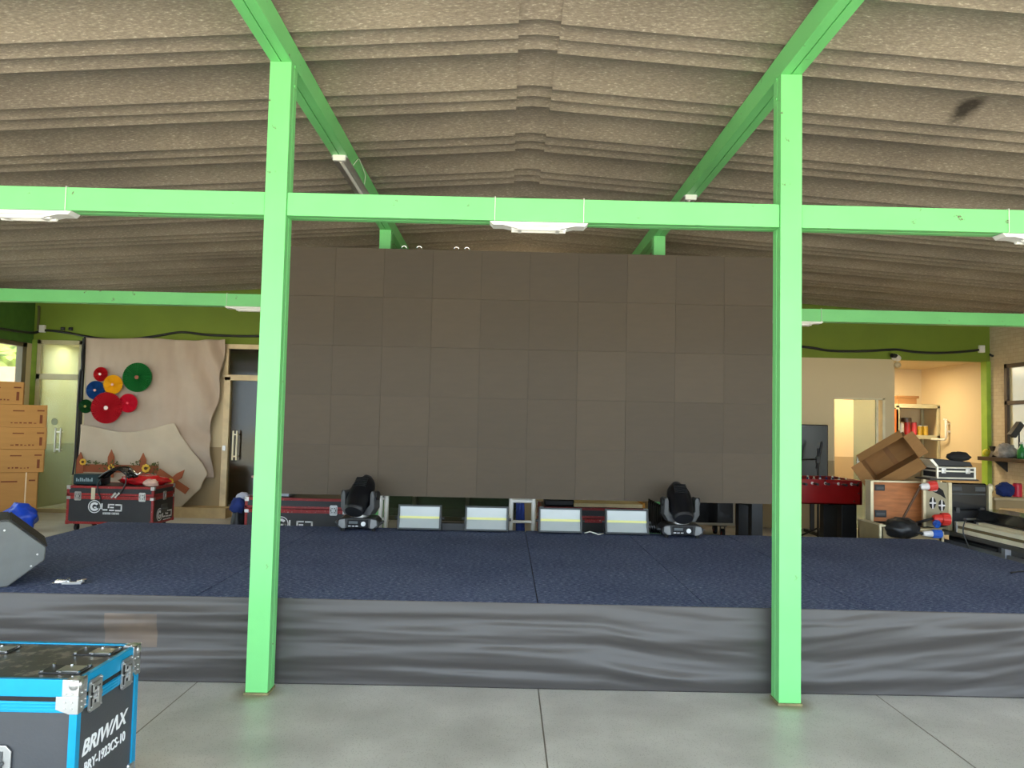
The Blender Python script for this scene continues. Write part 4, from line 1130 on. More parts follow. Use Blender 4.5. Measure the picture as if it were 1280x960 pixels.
for i in range(70):
    u = rg.random()
    leaf(-6.55 + 1.1 * u, .80 + .03 * math.sin(u * 20) + rg.uniform(-.03, .035), 12.0 + rg.uniform(-.008, .005), rg.uniform(0, 6.28), rg.uniform(.03, .055))
for i in range(34):
    leaf(-5.48 + rg.uniform(-.07, .06), .74 + rg.uniform(-.14, .10), 11.99 + rg.uniform(-.008, .005), rg.uniform(0, 6.28), rg.uniform(.03, .05))
o = b.build('leaf_garland', M_LEAF); tag(o, 'thin garland of dark green paper leaves along the brown fence rail', 'garland', kind='stuff')

# cables, boxes and cameras on the olive lintel
def cable(name, pts, r, label, m=M_BLACK, sub=6):
    P = [Vector(p) for p in pts]
    out = []
    for i in range(len(P) - 1):
        p0 = P[max(0, i - 1)]; p1 = P[i]; p2 = P[i + 1]; p3 = P[min(len(P) - 1, i + 2)]
        for k in range(sub):
            t_ = k / sub
            out.append(0.5 * ((2 * p1) + (p2 - p0) * t_ + (2 * p0 - 5 * p1 + 4 * p2 - p3) * t_ * t_ + (3 * p1 - p0 - 3 * p2 + p3) * t_ ** 3))
    out.append(P[-1])
    o = MB().tube(out, r, 8).build(name, m, None, smooth=True)
    return tag(o, label, 'cable')
cable('power_cable', [(-7.645, 11.0, 2.83), (-7.645, 11.7, 2.845), (-7.63, 12.2, 2.87), (-7.5, 12.275, 2.92), (-7.2, 12.28, 2.90), (-6.855, 12.28, 2.845), (-6.5, 12.28, 2.80), (-6.13, 12.28, 2.805), (-5.7, 12.28, 2.87), (-5.29, 12.28, 2.942), (-4.9, 12.28, 2.91), (-4.4, 12.28, 2.90), (-3.9, 12.28, 2.91), (-2.5, 12.28, 2.94)], .020, 'thick black cable sagging along the olive wall above the backdrop')
cable('power_cable', [(2.9, 12.28, 2.97), (3.8, 12.28, 2.93), (4.774, 12.28, 2.935), (5.2, 12.28, 2.885), (5.516, 12.28, 2.878), (5.9, 12.28, 2.895), (6.298, 12.28, 2.925), (6.6, 12.28, 2.895), (6.95, 12.28, 2.884), (7.3, 12.28, 2.905), (7.708, 12.28, 2.955)], .020, 'thick black cable sagging along the olive wall above the white partition')
cable('drop_cable', [(-6.80, 12.2, 2.82), (-6.81, 12.16, 2.55), (-6.80, 12.165, 2.3), (-6.83, 12.165, 2.22), (-6.84, 12.165, 1.5), (-6.84, 12.165, 0.9), (-6.85, 12.15, 0.62)], .014, 'black cable dropping down the left edge of the backdrop')
cable('thin_conduit', [(-7.62, 12.27, 3.30), (-7.60, 12.27, 3.28), (-7.60, 12.27, 3.0), (-7.60, 12.27, 2.93)], .018, 'dark thin pipe running down in the left wall corner', mat('brown_conduit', rgb(84, 80, 40), 0.6))
def jbox(x, z, label):
    t = thing('junction_box', label, 'junction box', (x, 12.298, z), 0, 'white junction boxes on the olive wall')
    MB().box(-.045, .045, -.05, 0, -.06, .06).build('box_body', M_WHITE, t, bevel=0.006)
    MB().box(-.038, .038, -.056, -.048, -.052, .052).build('cover', M_WHITE, t, bevel=0.004)
    return t
jbox(-7.53, 2.945, 'white junction box on the olive wall above the glazed door')
jbox(7.708, 2.965, 'white junction box on the olive wall near the right corner')
for x, l in ((-7.209, 'small black clip on the olive wall nearest the junction box'), (-7.08, 'small black clip on the olive wall farther from the junction box')):
    t = thing('wall_clip', l, 'clip', (x, 12.298, 2.955), 0, 'black clips on the olive wall')
    MB().box(-.03, .03, -.03, 0, -.025, .025).build('clip_body', M_BLACK, t, bevel=0.004)
    MB().cyl((0, -.036, 0), (0, -.03, 0), .01).build('clip_screw', M_DKGREY, t)
t = thing('security_camera', 'small white dome camera with black lens under the olive lintel edge', 'camera', (6.30, 12.296, 2.80))
MB().lathe([(.001, 0), (.055, 0), (.055, .035), (.03, .05), (.001, .05)], 20, Matrix.Rotation(PI / 2, 4, 'X')).build('mount', M_WHITE, t, smooth=False)
MB().ell((.02, -.06, -.02), (.05, .05, .05)).build('dome', M_WHITE, t, smooth=True)
MB().cyl((-.01, -.06, .015), (-.10, -.10, .02), .035, n=18).build('lens_hood', M_BLACK, t)
MB().ell((.02, -.05, -.13), (.055, .05, .05)).build('sensor_ball', M_CREAM, t, smooth=True)
MB().cyl((.02, -.05, -.09), (.02, -.05, -.05), .015).build('sensor_neck', M_CREAM, t)

# ------------------------------------------------------------------ cartons stacked at far left
def carton(x0, x1, y0, y1, z0, z1, label, marks=0, straps=False, rz=0.0):
    w, d, h = x1 - x0, y1 - y0, z1 - z0
    cv = Matrix.Rotation(0.52, 3, 'Z') @ Vector((x1 + 6.8 - w / 2, d / 2, 0))
    t = thing('carton', label, 'carton', (-6.8 + cv.x, y0 + cv.y, z0), 0.52, 'brown cartons stacked at far left')
    MB().box(-w / 2, w / 2, -d / 2, d / 2, 0.001, h - 0.001).build('carton_body', M_CARD, t, bevel=0.006)
    MB().box(-w / 2 - .001, w / 2 + .001, -.03, .03, h - .002, h + .0005).build('packing_tape', mat('carton_tape', rgb(196, 150, 90), 0.3), t)
    if marks:
        b = MB(); yf = -d / 2
        rr = random.Random(int(z0 * 100))
        def m_(xa, xb, za, zb): b.box(xa, xb, yf - .0015, yf + .001, za, zb)
        m_(w / 2 - .085, w / 2 - .05, h * .18, h * .56)
        m_(w / 2 - .12, w / 2 - .03, h * .72, h * .78)
        m_(w / 2 - .42, w / 2 - .28, h * .70, h * .75); m_(w / 2 - .9, w / 2 - .78, h * .68, h * .72)
        x = w / 2 - .44
        for k in range(6):
            l = rr.uniform(.02, .045); m_(x, x + l, h * .17, h * .20 + rr.uniform(0, .012)); x += l + .02
        b.build('print', M_INK, t)
    if straps:
        b = MB()
        for sx in (w / 2 - .62, w / 2 - .145):
            b.box(sx - .008, sx + .008, -d / 2 - .002, d / 2 + .002, 0.0, h + .0008)
        b.build('strap', mat('cream_strap', rgb(232, 206, 160), 0.4), t)
        b = MB(); yf = -d / 2
        b.box(w / 2 - .085, w / 2 - .05, yf - .0015, yf + .001, h * .06, h * .26); b.box(w / 2 - .11, w / 2 - .03, yf - .0015, yf + .001, h * .82, h * .85); b.box(w / 2 - .45, w / 2 - .25, yf - .0015, yf + .001, h * .80, h * .83)
        b.build('print', M_INK, t)
    return t
carton(-7.59, -6.87, 11.3, 11.64, 0.0, 0.716, 'tall strapped carton at the bottom of the far left stack', 0, True)
carton(-7.56, -6.795, 11.28, 11.64, 0.716, 1.05, 'wide carton lying directly on the tall strapped carton, far left', 1)
carton(-7.55, -6.785, 11.29, 11.64, 1.05, 1.37, 'middle one of three wide cartons in the far left stack', 1)
carton(-7.56, -6.80, 11.3, 11.64, 1.37, 1.70, 'upper one of three wide cartons in the far left stack', 1)
carton(-7.60, -7.105, 11.3, 11.6, 1.70, 2.03, 'shorter carton on the very top of the far left stack', 1)
b = MB(); crumple(b, (0, 0, .17), (.22, .17, .19), 6.2, .22)
for v in b.bm.verts: v.co.z = max(0.0, v.co.z)
o = b.build('blue_sack', M_BLUEBAG, None, smooth=True); o.location = (-6.5, 10.35, 0); tag(o, 'bright blue plastic sack on the floor behind the grey loudspeaker', 'sack')
o = MB().tube([(-6.86, 12.24, .12), (-6.6, 12.0, .10), (-7.0, 12.05, .05)], .012).build('door_stop', M_CREAM); 
bpy.data.objects.remove(o)

# outside the left window: pale wall and greenery
M_HEDGE = mat('sunlit_leaf', rgb(112, 124, 44), 0.7, var=0.5, scale=5)
def bush(x, y, h, r, seed, label):
    t = thing('garden_bush', label, 'bush', (x, y, -0.21), 0, 'bushes outside the left window')
    rr = random.Random(seed); b = MB()
    for i in range(520):
        th = rr.uniform(0, 2 * PI); ph = math.acos(rr.uniform(-.6, 1)); q = r * rr.uniform(.75, 1.05)
        c = Vector((q * math.sin(ph) * math.cos(th), q * math.sin(ph) * math.sin(th), h * .62 + q * .8 * math.cos(ph)))
        M = Matrix.Translation(c) @ Matrix.Rotation(rr.uniform(0, 6.28), 4, 'Z') @ Matrix.Rotation(rr.uniform(0, 3.1), 4, 'X')
        s_ = rr.uniform(.12, .22)
        b.prism([(0, -s_), (s_ * .5, 0), (0, s_), (-s_ * .5, 0)], 'z', -.004, .004, M)
    crumple(b, (0, 0, h * .62), (r * .9, r * .9, r * .75), seed * 3.3, .25, 40, 26, 4.0)
    b.build('foliage', M_HEDGE, t)
    MB().cyl((0, 0, 0), (0, 0, h * .7), .09, .05).build('trunk', M_BROWNWOOD, t)
    return t
bush(-11.6, 18.6, 3.6, 2.2, 1, 'yellow green leafy bush seen through the left window, right part')
bush(-16.4, 18.8, 3.9, 2.2, 2, 'yellow green leafy bush seen through the left window, left part')
struct(MB().box(-16, -8.2, 16.0, 16.2, -.2, 2.55).build('wall_outside', mat('pale_pink_wall', rgb(170, 132, 108), 0.8)))

# ------------------------------------------------------------------ right side behind and beside the stage
# table football
t = thing('football_table', 'glossy red table football cabinet on thick black legs behind the stage', 'table', (3.8, 9.6, 0))
b = MB()
X0, X1, Y0, Y1, Z0, Z1 = 3.08, 4.50, 9.6, 10.36, .655, .965
b.box(X0, X1, Y0, Y0 + .035, Z0, Z1); b.box(X0, X1, Y1 - .035, Y1, Z0, Z1); b.box(X0, X0 + .035, Y0, Y1, Z0, Z1); b.box(X1 - .035, X1, Y0, Y1, Z0, Z1)
b.box(X0, X1, Y0, Y1, Z0, Z0 + .02)
wb(b, 'cabinet', M_REDBOX, t, bevel=0.006)
wb(MB().box(X0 + .03, X1 - .03, Y0 + .03, Y1 - .03, .82, .835), 'playing_field', mat('green_field', rgb(40, 110, 60), 0.6), t)
for k in range(8):
    x = X0 + .13 + k * .165
    b = MB().cyl((x, Y0 - .16 + .06 * (k % 3), .915), (x, Y1 + .1, .915), .008, n=10)
    rod = wb(b, 'rod', M_CHROME, t)
    ye = Y0 - .16 + .06 * (k % 3)
    MB().cyl((x, ye - .07, .915), (x, ye + .03, .915), .016, .013, n=14).build('rod_handle', M_BLACK, rod)
    MB().cyl((x, Y0 - .006, .915), (x, Y0, .915), .018, n=14).build('bearing', M_WHITE, rod)
    b = MB()
    for j in range(3):
        yy = Y0 + .16 + j * .2
        b.box(x - .012, x + .012, yy - .018, yy + .018, .84, .955); b.ell((x, yy, .968), (.013, .013, .013), 8, 6)
    b.build('player', M_WHITE if k % 2 else M_NAVY, rod)
b = MB()
for x, z in ((X1 - .045, .80), (X1 - .10, .70), (X0 + .05, .80), (X0 + .10, .70), (X1 - .05, .93), (X0 + .5, .95), (X0 + .95, .945)): b.cyl((x, Y0 - .004, z), (x, Y0, z), .010, n=10)
wb(b, 'bolt_head', M_CHROME, t)
for x0, x1 in ((3.12, 3.26), (4.26, 4.45)):
    for y0 in (Y0 + .04, Y1 - .18):
        wb(MB().prism([(x0, 0), (x1, 0), (x1, Z0), (x0, Z0)], 'y', y0, y0 + .14), 'leg', M_BLACK, t, bevel=0.004)
for x in (3.19, 4.355):
    wb(MB().box(x - .03, x + .03, Y0 + .18, Y1 - .18, .58, Z0), 'leg_brace', M_BLACK, t)

# big black display on a stand and microphone stand
t = thing('display_screen', 'tall black display standing against the white partition', 'screen', (4.45, 11.5, 0))
MB().box(-.45, .43, 0, .07, .76, 1.67).build('display_body', M_BLACKG, t, bevel=0.015)
MB().box(-.42, .40, -.004, .001, .80, 1.64).build('display_face', mat('dull_display_glass', rgb(34, 42, 40), 0.25, var=0.05), t)
b = MB()
for s in (-.2, .2): b.box(s - .03, s + .03, .02, .06, .06, .8); b.box(s - .03, s + .03, -.25, .3, 0.02, .07)
b.build('stand_frame', M_BLACK, t, bevel=0.004)
t = thing('microphone_stand', 'thin black microphone stand before the tall display', 'stand', (4.58, 11.15, 0))
MB().cyl((0, 0, .03), (0, 0, 1.32), .016).build('pole', M_BLACK, t)
MB().cyl((-.02, 0, 1.02), (.06, 0, 1.42), .02).build('microphone_clip', M_BLACK, t)
MB().tube([(0, 0, 1.16), (-.25, -.02, 1.15), (-.42, -.02, 1.16)], .012).build('boom_arm', M_BLACK, t)
MB().box(-.03, .03, -.03, .03, 1.1, 1.2).build('boom_clutch', M_DKGREY, t, bevel=0.006)
for k in range(3):
    a = 2 * PI * k / 3 + .4
    MB().tube([(0, 0, .16), (.2 * math.cos(a), .2 * math.sin(a), .05), (.27 * math.cos(a), .27 * math.sin(a), .014)], .014).build('leg', M_BLACK, t)
# black case on a caster, seen under the screen's right end
t = thing('wheeled_case', 'black wheeled case with pale lower edge behind the right moving light', 'flight case', (2.75, 11.0, 0))
MB().box(-.56, .56, 0, .6, .21, .72).build('case_body', M_BLACKG, t, bevel=0.006)
b = MB(); b.box(-.565, .565, -.006, .606, .185, .222); b.box(.54, .566, -.006, .03, .2, .725); b.box(-.566, -.54, -.006, .03, .2, .725); b.box(-.566, .566, -.006, .606, .70, .728)
b.build('edge_profile', mat('dull_alu_edge', rgb(158, 150, 132), 0.4, 0.6), t, bevel=0.003)
for x in (-.42, .42):
    for y in (.1, .5):
        c = MB(); c.box(x - .05, x + .05, y - .05, y + .05, .165, .186); c.box(x - .035, x - .027, y - .015, y + .03, .06, .17); c.box(x + .027, x + .035, y - .015, y + .03, .06, .17)
        o = c.build('caster', M_DKGREY, t)
        MB().cyl((x - .020, y, .065), (x + .020, y, .065), .065, n=20).build('wheel', M_RUBBER, o)
        MB().cyl((x - .024, y, .065), (x + .024, y, .065), .034, n=20).build('red_hub', mat('red_hub', rgb(150, 44, 30), 0.5), o)

# plywood lid of an open flight case, with handles
t = thing('open_flight_case', 'open flight case with plywood lid inside facing us, behind the stage corner', 'flight case', (4.42, 8.0, 0))
M_EDGE = mat('pale_case_edge', rgb(206, 194, 160), 0.4, 0.3)
Lx0, Lx1, Ly = 4.06, 4.735, 8.56
wb(MB().box(Lx0 + .03, Lx1 - .03, Ly, Ly + .02, .58, 1.02), 'lid_panel', M_BROWNWOOD, t)
b = MB(); b.box(Lx0, Lx0 + .035, Ly - .10, Ly + .03, .565, 1.035); b.box(Lx1 - .03, Lx1, Ly - .06, Ly + .03, .565, 1.03); b.box(Lx0, Lx1, Ly - .02, Ly + .03, 1.015, 1.035)
wb(b, 'lid_edge', M_EDGE, t, bevel=0.004)
for z, s in ((.955, 1), (.665, 1.15)):
    b = MB(); b.box(4.15, 4.15 + .115 * s, Ly - .012, Ly + .001, z - .035 * s, z + .035 * s)
    hp = wb(b, 'recessed_handle', M_BLACK, t, bevel=0.006)
    MB().box(4.165, 4.15 + .10 * s, Ly - .016, Ly - .010, z - .02, z + .01).build('handle_grip', M_DKGREY, hp, bevel=0.003)
b = MB(); b.box(3.95, 4.60, 8.02, 8.05, 0.06, .58); b.box(3.95, 4.60, 8.50, 8.53, .06, .56); b.box(3.95, 3.98, 8.02, 8.53, .06, .6); b.box(4.57, 4.60, 8.02, 8.53, .06, .54); b.box(3.95, 4.60, 8.02, 8.53, .06, .09)
wb(b, 'case_body', mat('tan_case_inside', rgb(150, 132, 96), 0.7), t)
b = MB(); b.prism([(3.94, .59), (4.61, .535), (4.61, .555), (3.94, .612)], 'y', 8.01, 8.05); b.box(3.94, 3.975, 8.01, 8.54, .598, .615); b.box(3.935, 3.96, 8.005, 8.03, .06, .61); b.box(4.59, 4.615, 8.005, 8.03, .06, .55)
wb(b, 'case_edge', M_EDGE, t, bevel=0.004)
for x in (4.02, 4.53):
    for y in (8.1, 8.45): wb(MB().cyl((x - .02, y, .03), (x + .02, y, .03), .03), 'caster', M_RUBBER, t)
b = MB(); crumple(b, (0, 0, 0), (.18, .15, .11), 4.4, .2)
o = b.build('black_bag', M_BLACK, None, smooth=True); o.location = (4.17, 8.02, .575); tag(o, 'soft black bag slumped over the front rim of the open flight case', 'bag')
# power connectors
def plug(loc, d, cols, label, cable_pts=None, r=.045, l=.17):
    t = thing('power_connector', label, 'connector', loc, 0, 'large round power connectors')
    d = Vector(d).normalized()
    q = Vector((0, 0, 1)).rotation_difference(d).to_matrix().to_4x4()
    MB().lathe([(.001, 0), (r * .55, 0), (r * .7, l * .12), (r * .8, l * .45), (r * .8, l * .5)], 20, q).build('plug_body', cols[0], t, smooth=False)
    b = MB(); b.lathe([(.001, l * .5), (r, l * .5), (r, l), (r * .82, l), (r * .8, l * .72), (.001, l * .72)], 20, q)
    for k in range(10):
        a = 2 * PI * k / 10
        b.box(r * math.cos(a) - .004, r * math.cos(a) + .004, r * math.sin(a) - .004, r * math.sin(a) + .004, l * .55, l * .95, q)
    b.build('collar', cols[1], t)
    b = MB()
    for k in range(4): b.cyl(q @ Vector((r * .4 * math.cos(k * PI / 2), r * .4 * math.sin(k * PI / 2), l * .7)), q @ Vector((r * .4 * math.cos(k * PI / 2), r * .4 * math.sin(k * PI / 2), l * .93)), .006)
    b.build('pin', M_ALU, t)
    if cable_pts:
        MB().tube(cable_pts, .014, 8).build('lead', cols[2], t, smooth=True)
    return t
M_PLUGRED = mat('red_plug_plastic', rgb(214, 54, 46), 0.4); M_PLUGWHITE = mat('white_plug_plastic', rgb(228, 224, 224), 0.4); M_PLUGBLUE = mat('blue_plug_plastic', rgb(34, 90, 190), 0.4)
M_BRCABLE = mat('brown_cable', rgb(84, 56, 34), 0.5)
lead = []
for i in range(13):
    a = i / 12
    lead.append((-.165 + .165 * math.sin(a * PI / 2) - .02 * (1 - a), .06 * (1 - a), -.40 * (1 - a) ** 1.6))
plug((4.56, 8.36, .985), (1, -.05, .12), (M_PLUGWHITE, M_PLUGRED, M_BRCABLE), 'white and red power connector on a brown lead, resting against the plywood lid', lead, .05, .17)
plug((4.62, 8.22, .66), (1, -.1, -.02), (M_PLUGRED, M_PLUGRED, M_BLACK), 'red ribbed power connector lying low before the grey panel', [(0, 0, 0), (-.06, .02, -.02), (-.14, .08, -.06)], .065, .16)
plug((4.36, 7.95, .53), (1, 0, .02), (M_PLUGWHITE, M_PLUGBLUE, M_BLACK), 'white and blue power connector on the black lead at the stage edge', [(0, 0, 0), (-.07, .03, .02), (-.17, .10, .03)], .04, .19)
plug((4.55, 8.02, .60), (.3, .6, .2), (M_PLUGBLUE, M_PLUGBLUE, M_BLACK), 'small blue power connector behind the white and blue one', None, .035, .10)
# open carton
t = thing('open_carton', 'large open cardboard carton tipped on its side, flaps out, above the plywood lid', 'carton', (4.45, 8.82, 1.0))
MT = Matrix.Translation((0, 0, .26)) @ Matrix.Rotation(-0.47, 4, 'Z') @ Matrix.Rotation(0.16, 4, 'X') @ Matrix.Rotation(-0.60, 4, 'Y')
def cb(b, name, m=M_CARD2, **k):
    o = b.build(name, m, t, **k); o.matrix_local = MT; return o
W2, H2, DD = .275, .145, .36
b = MB()
b.box(-W2, W2, 0, DD, H2 - .006, H2); b.box(-W2, W2, 0, DD, -H2, -H2 + .006); b.box(-W2, -W2 + .006, 0, DD, -H2, H2); b.box(W2 - .006, W2, 0, DD, -H2, H2); b.box(-W2, W2, DD - .006, DD, -H2, H2)
cb(b, 'carton_body')
b = MB(); b.prism([(0, H2 - .006), (0, H2), (.06, H2 + .075), (.066, H2 + .072)], 'x', -W2, W2); cb(b, 'flap')
b = MB(); b.prism([(0, -H2), (0, -H2 + .006), (-.03, -H2 - .125), (-.035, -H2 - .127)], 'x', -W2, W2); cb(b, 'flap')
b = MB(); b.prism([(W2 - .006, 0), (W2, 0), (W2 + .115, .02), (W2 + .114, .014)], 'z', -H2, H2); cb(b, 'flap')
b = MB(); b.prism([(-W2 + .006, 0), (-W2, 0), (-W2 - .115, -.05), (-W2 - .112, -.056)], 'z', -H2, H2); cb(b, 'flap')
b = MB(); b.box(-.03, .03, DD - .008, DD - .005, -H2 + .01, H2 - .01); cb(b, 'packing_tape', mat('clear_tape', rgb(140, 100, 60), 0.25))
t = thing('support_case', 'black case standing under the tipped open carton', 'flight case', (4.62, 8.66, 0))
MB().box(-.24, .34, 0, .6, .03, .955).build('case_body', M_CASEBLK, t, bevel=0.008)
MB().box(-.245, .345, -.004, .604, .95, .97).build('edge_profile', M_EDGE, t, bevel=0.004)
# grey perforated panel
t = thing('perforated_panel', 'upright beige metal panel with round cross vents beside the plywood lid', 'panel', (4.765, 8.4, .52))
M_PANELM = mat('beige_grey_metal', rgb(160, 150, 122), 0.5, 0.2, var=0.06)
wb(MB().prism([(4.62, .56), (4.905, .515), (4.905, 1.03), (4.62, 1.06)], 'y', 8.40, 8.425), 'panel_face', M_PANELM, t)
b = MB(); b.prism([(4.885, .51), (4.925, .505), (4.925, 1.035), (4.885, 1.04)], 'y', 8.385, 8.43); b.prism([(4.61, .55), (4.64, .55), (4.64, 1.065), (4.61, 1.07)], 'y', 8.39, 8.43)
wb(b, 'panel_edge', M_EDGE, t, bevel=0.003)
for cx, cz in ((4.715, .81), (4.815, .785)):
    o = wb(MB().prism([(cx + .036 * math.cos(2 * PI * k / 20), cz + .062 * math.sin(2 * PI * k / 20)) for k in range(20)], 'y', 8.396, 8.401), 'vent_hole', M_RUBBER, t)
    b = MB(); b.box(cx - .036, cx + .036, 8.391, 8.397, cz - .008, cz + .008); b.box(cx - .007, cx + .007, 8.391, 8.397, cz - .062, cz + .062); b.cyl((cx, 8.388, cz), (cx, 8.397, cz), .016)
    b.build('vent_cross', M_PLUGWHITE, o)
b = MB()
b.prism([(4.70, .965), (4.77, .99), (4.83, .95), (4.86, .86), (4.80, .90), (4.73, .93)], 'y', 8.394, 8.401); b.prism([(4.76, .60), (4.85, .62), (4.87, .56), (4.78, .54)], 'y', 8.394, 8.401)
wb(b, 'slot', M_RUBBER, t)
wb(MB().ell((4.735, 8.385, .965), (.03, .02, .03)), 'white_knob', M_PLUGWHITE, t, smooth=True)
# black plastic case
t = thing('black_plastic_case', 'upright black plastic case with grip between grey panel and white wall', 'case', (5.18, 8.5, .53))
b = MB(); b.box(4.97, 5.38, 8.5, 8.72, .72, 1.03); wb(b, 'case_body', M_BLACKG, t, bevel=0.015)
b = MB(); b.box(4.97, 5.39, 8.48, 8.74, .53, .73); wb(b, 'case_lower', M_BLACK, t, bevel=0.012)
b = MB(); b.box(4.99, 5.10, 8.49, 8.505, .94, .99); b.box(5.25, 5.36, 8.49, 8.505, .94, .99); b.box(4.99, 5.36, 8.49, 8.505, .90, .915); wb(b, 'rib', M_DKGREY, t, bevel=0.004)
b = MB(); b.tube([(5.11, 8.50, .63), (5.11, 8.44, .635), (5.27, 8.44, .635), (5.27, 8.50, .63)], .014); wb(b, 'case_handle', M_ALU, t)
b = MB(); b.box(5.385, 5.425, 8.47, 8.74, .70, 1.01); b.ell((5.42, 8.5, .98), (.035, .035, .05)); wb(b, 'pale_side_strip', M_EDGE, t, bevel=0.006)
for s in (5.04, 5.32): wb(MB().box(s - .02, s + .02, 8.472, 8.50, .70, .76), 'latch', M_DKGREY, t, bevel=0.003)
# small aluminium case with bag on top
t = thing('aluminium_case', 'small silver edged black case lying on top of the black plastic case', 'case', (5.0, 8.5, 1.075))
M_ALUB = mat('bright_alu_edge', rgb(226, 222, 206), 0.35, 0.4)
wb(MB().box(4.80, 5.225, 8.46, 8.74, 1.075, 1.205), 'case_body', M_BLACK, t, bevel=0.004)
b = MB()
for z in (1.075, 1.15, 1.19): b.box(4.795, 5.23, 8.452, 8.46, z, z + .018); b.box(4.795, 4.80, 8.452, 8.745, z, z + .018)
for x in (4.795, 5.212): b.box(x, x + .02, 8.450, 8.475, 1.075, 1.208)
wb(b, 'edge_profile', M_ALUB, t, bevel=0.003)
for x in (4.87, 5.14):
    b = MB(); b.box(x - .025, x + .025, 8.442, 8.455, 1.135, 1.20); b.box(x - .012, x + .012, 8.436, 8.445, 1.15, 1.185); wb(b, 'latch', M_ALU, t, bevel=0.004)
wb(MB().prism([(4.72, 1.285), (4.80, 1.205), (4.83, 1.21), (4.76, 1.292)], 'y', 8.47, 8.74), 'lid_edge', M_ALUB, t, bevel=0.003)
wb(MB().prism([(4.735, 1.29), (4.80, 1.212), (5.23, 1.212), (5.20, 1.265), (4.75, 1.30)], 'y', 8.50, 8.74), 'dark_lid', M_BLACK, t, bevel=0.006)
wb(MB().prism([(4.70, 1.06), (5.26, 1.06), (5.24, 1.0755), (4.72, 1.0755)], 'y', 8.43, 8.75), 'base_tray', M_BLACK, t)
b = MB(); crumple(b, (0, 0, .01), (.13, .1, .055), 3.3, .12)
o = b.build('black_pouch', mat('black_fabric', rgb(34, 32, 32), 0.9), None, smooth=True); o.location = (5.125, 8.60, 1.31); tag(o, 'soft black pouch on top of the silver edged case', 'pouch')
# low table beside the stage carrying bars and cases
t = thing('work_table', 'low grey edged table with silver legs beside the right stage edge', 'table', (5.05, 7.7, 0))
wb(MB().prism([(4.83, 6.85), (5.55, 6.85), (5.55, 8.64), (4.745, 8.64), (4.745, 8.28), (4.83, 8.28)], 'z', .48, .515), 'table_top', mat('dark_table_top', rgb(82, 80, 76), 0.6), t)
for x in (4.88, 5.46):
    for y in (6.95, 7.42, 8.55): wb(MB().box(x - .03, x + .03, y - .03, y + .03, 0, .48), 'leg', mat('silver_leg', rgb(150, 156, 166), 0.4, 0.4), t, bevel=0.004)
b = MB(); b.box(4.88, 5.46, 6.94, 6.97, .36, .40); b.box(4.86, 4.89, 6.95, 8.55, .38, .415); wb(b, 'stretcher', bpy.data.materials['silver_leg'], t)
t = thing('equipment_rack', 'black equipment rack standing under the low table', 'rack', (5.05, 7.9, 0))
wb(MB().box(4.92, 5.42, 7.60, 8.45, .03, .46), 'rack_body', M_BLACK, t, bevel=0.006)
b = MB()
for z in (.1, .2, .3, .4): b.box(4.94, 5.40, 7.592, 7.602, z - .035, z + .035); b.box(4.912, 4.922, 7.62, 8.43, z - .035, z + .035)
wb(b, 'rack_panel', M_DKGREY, t, bevel=0.003)
def ledbar(x0, x1, y0, y1, z, label):
    t = thing('light_bar', label, 'light bar', ((x0 + x1) / 2, y0, z), 0, 'cream light bars on the low table')
    b = MB(); b.box(x0, x1, y0, y1, z, z + .045); wb(b, 'lower_channel', M_CREAMWOOD, t, bevel=0.004)
    b = MB(); b.box(x0 + .01, x1 - .01, y0 + .01, y1 - .01, z + .045, z + .075); wb(b, 'dark_slot', mat('brown_slot', rgb(120, 104, 72), 0.6), t)
    b = MB(); b.box(x0, x1, y0, y1, z + .075, z + .115); wb(b, 'upper_channel', M_CREAMWOOD, t, bevel=0.004)
    b = MB(); b.box(x0 - .006, x1 + .006, y0 - .012, y0 + .03, z - .002, z + .117); b.box(x0 - .006, x1 + .006, y1 - .03, y1 + .012, z - .002, z + .117); wb(b, 'end_bracket', M_ALU, t, bevel=0.006)
    return t
ledbar(4.86, 4.95, 7.02, 8.22, .52, 'long cream light bar nearest the stage edge on the low table')
ledbar(5.05, 5.13, 7.05, 8.15, .52, 'second cream light bar behind the first on the low table')
t = thing('keyboard_case', 'long flat black case lying behind the cream light bars', 'case', (5.33, 7.6, .517))
wb(MB().box(5.16, 5.52, 6.9, 8.40, .519, .64), 'case_body', M_BLACK, t, bevel=0.02, seg=3)
wb(MB().prism([(5.17, .64), (5.51, .64), (5.48, .76), (5.22, .75)], 'y', 6.95, 8.38), 'case_lid', M_BLACKG, t, bevel=0.015)
b = MB(); b.tube([(5.158, 7.5, .57), (5.14, 7.52, .58), (5.14, 7.68, .58), (5.158, 7.7, .57)], .012); wb(b, 'case_handle', M_DKGREY, t)
cable('thin_cable', [(4.88, 8.05, .645), (4.83, 8.0, .66), (4.78, 7.95, .56), (4.80, 7.9, .42), (4.78, 7.86, .3)], .006, 'thin dark cable looped over the end of the near light bar', M_DKGREY)
cable('thin_cable', [(3.95, 5.95, .506), (4.08, 6.02, .506), (4.2, 5.98, .506), (4.3, 6.0, .506), (4.33, 6.1, .506)], .006, 'thin black cable lying on the carpet at the right stage corner', M_BLACK)
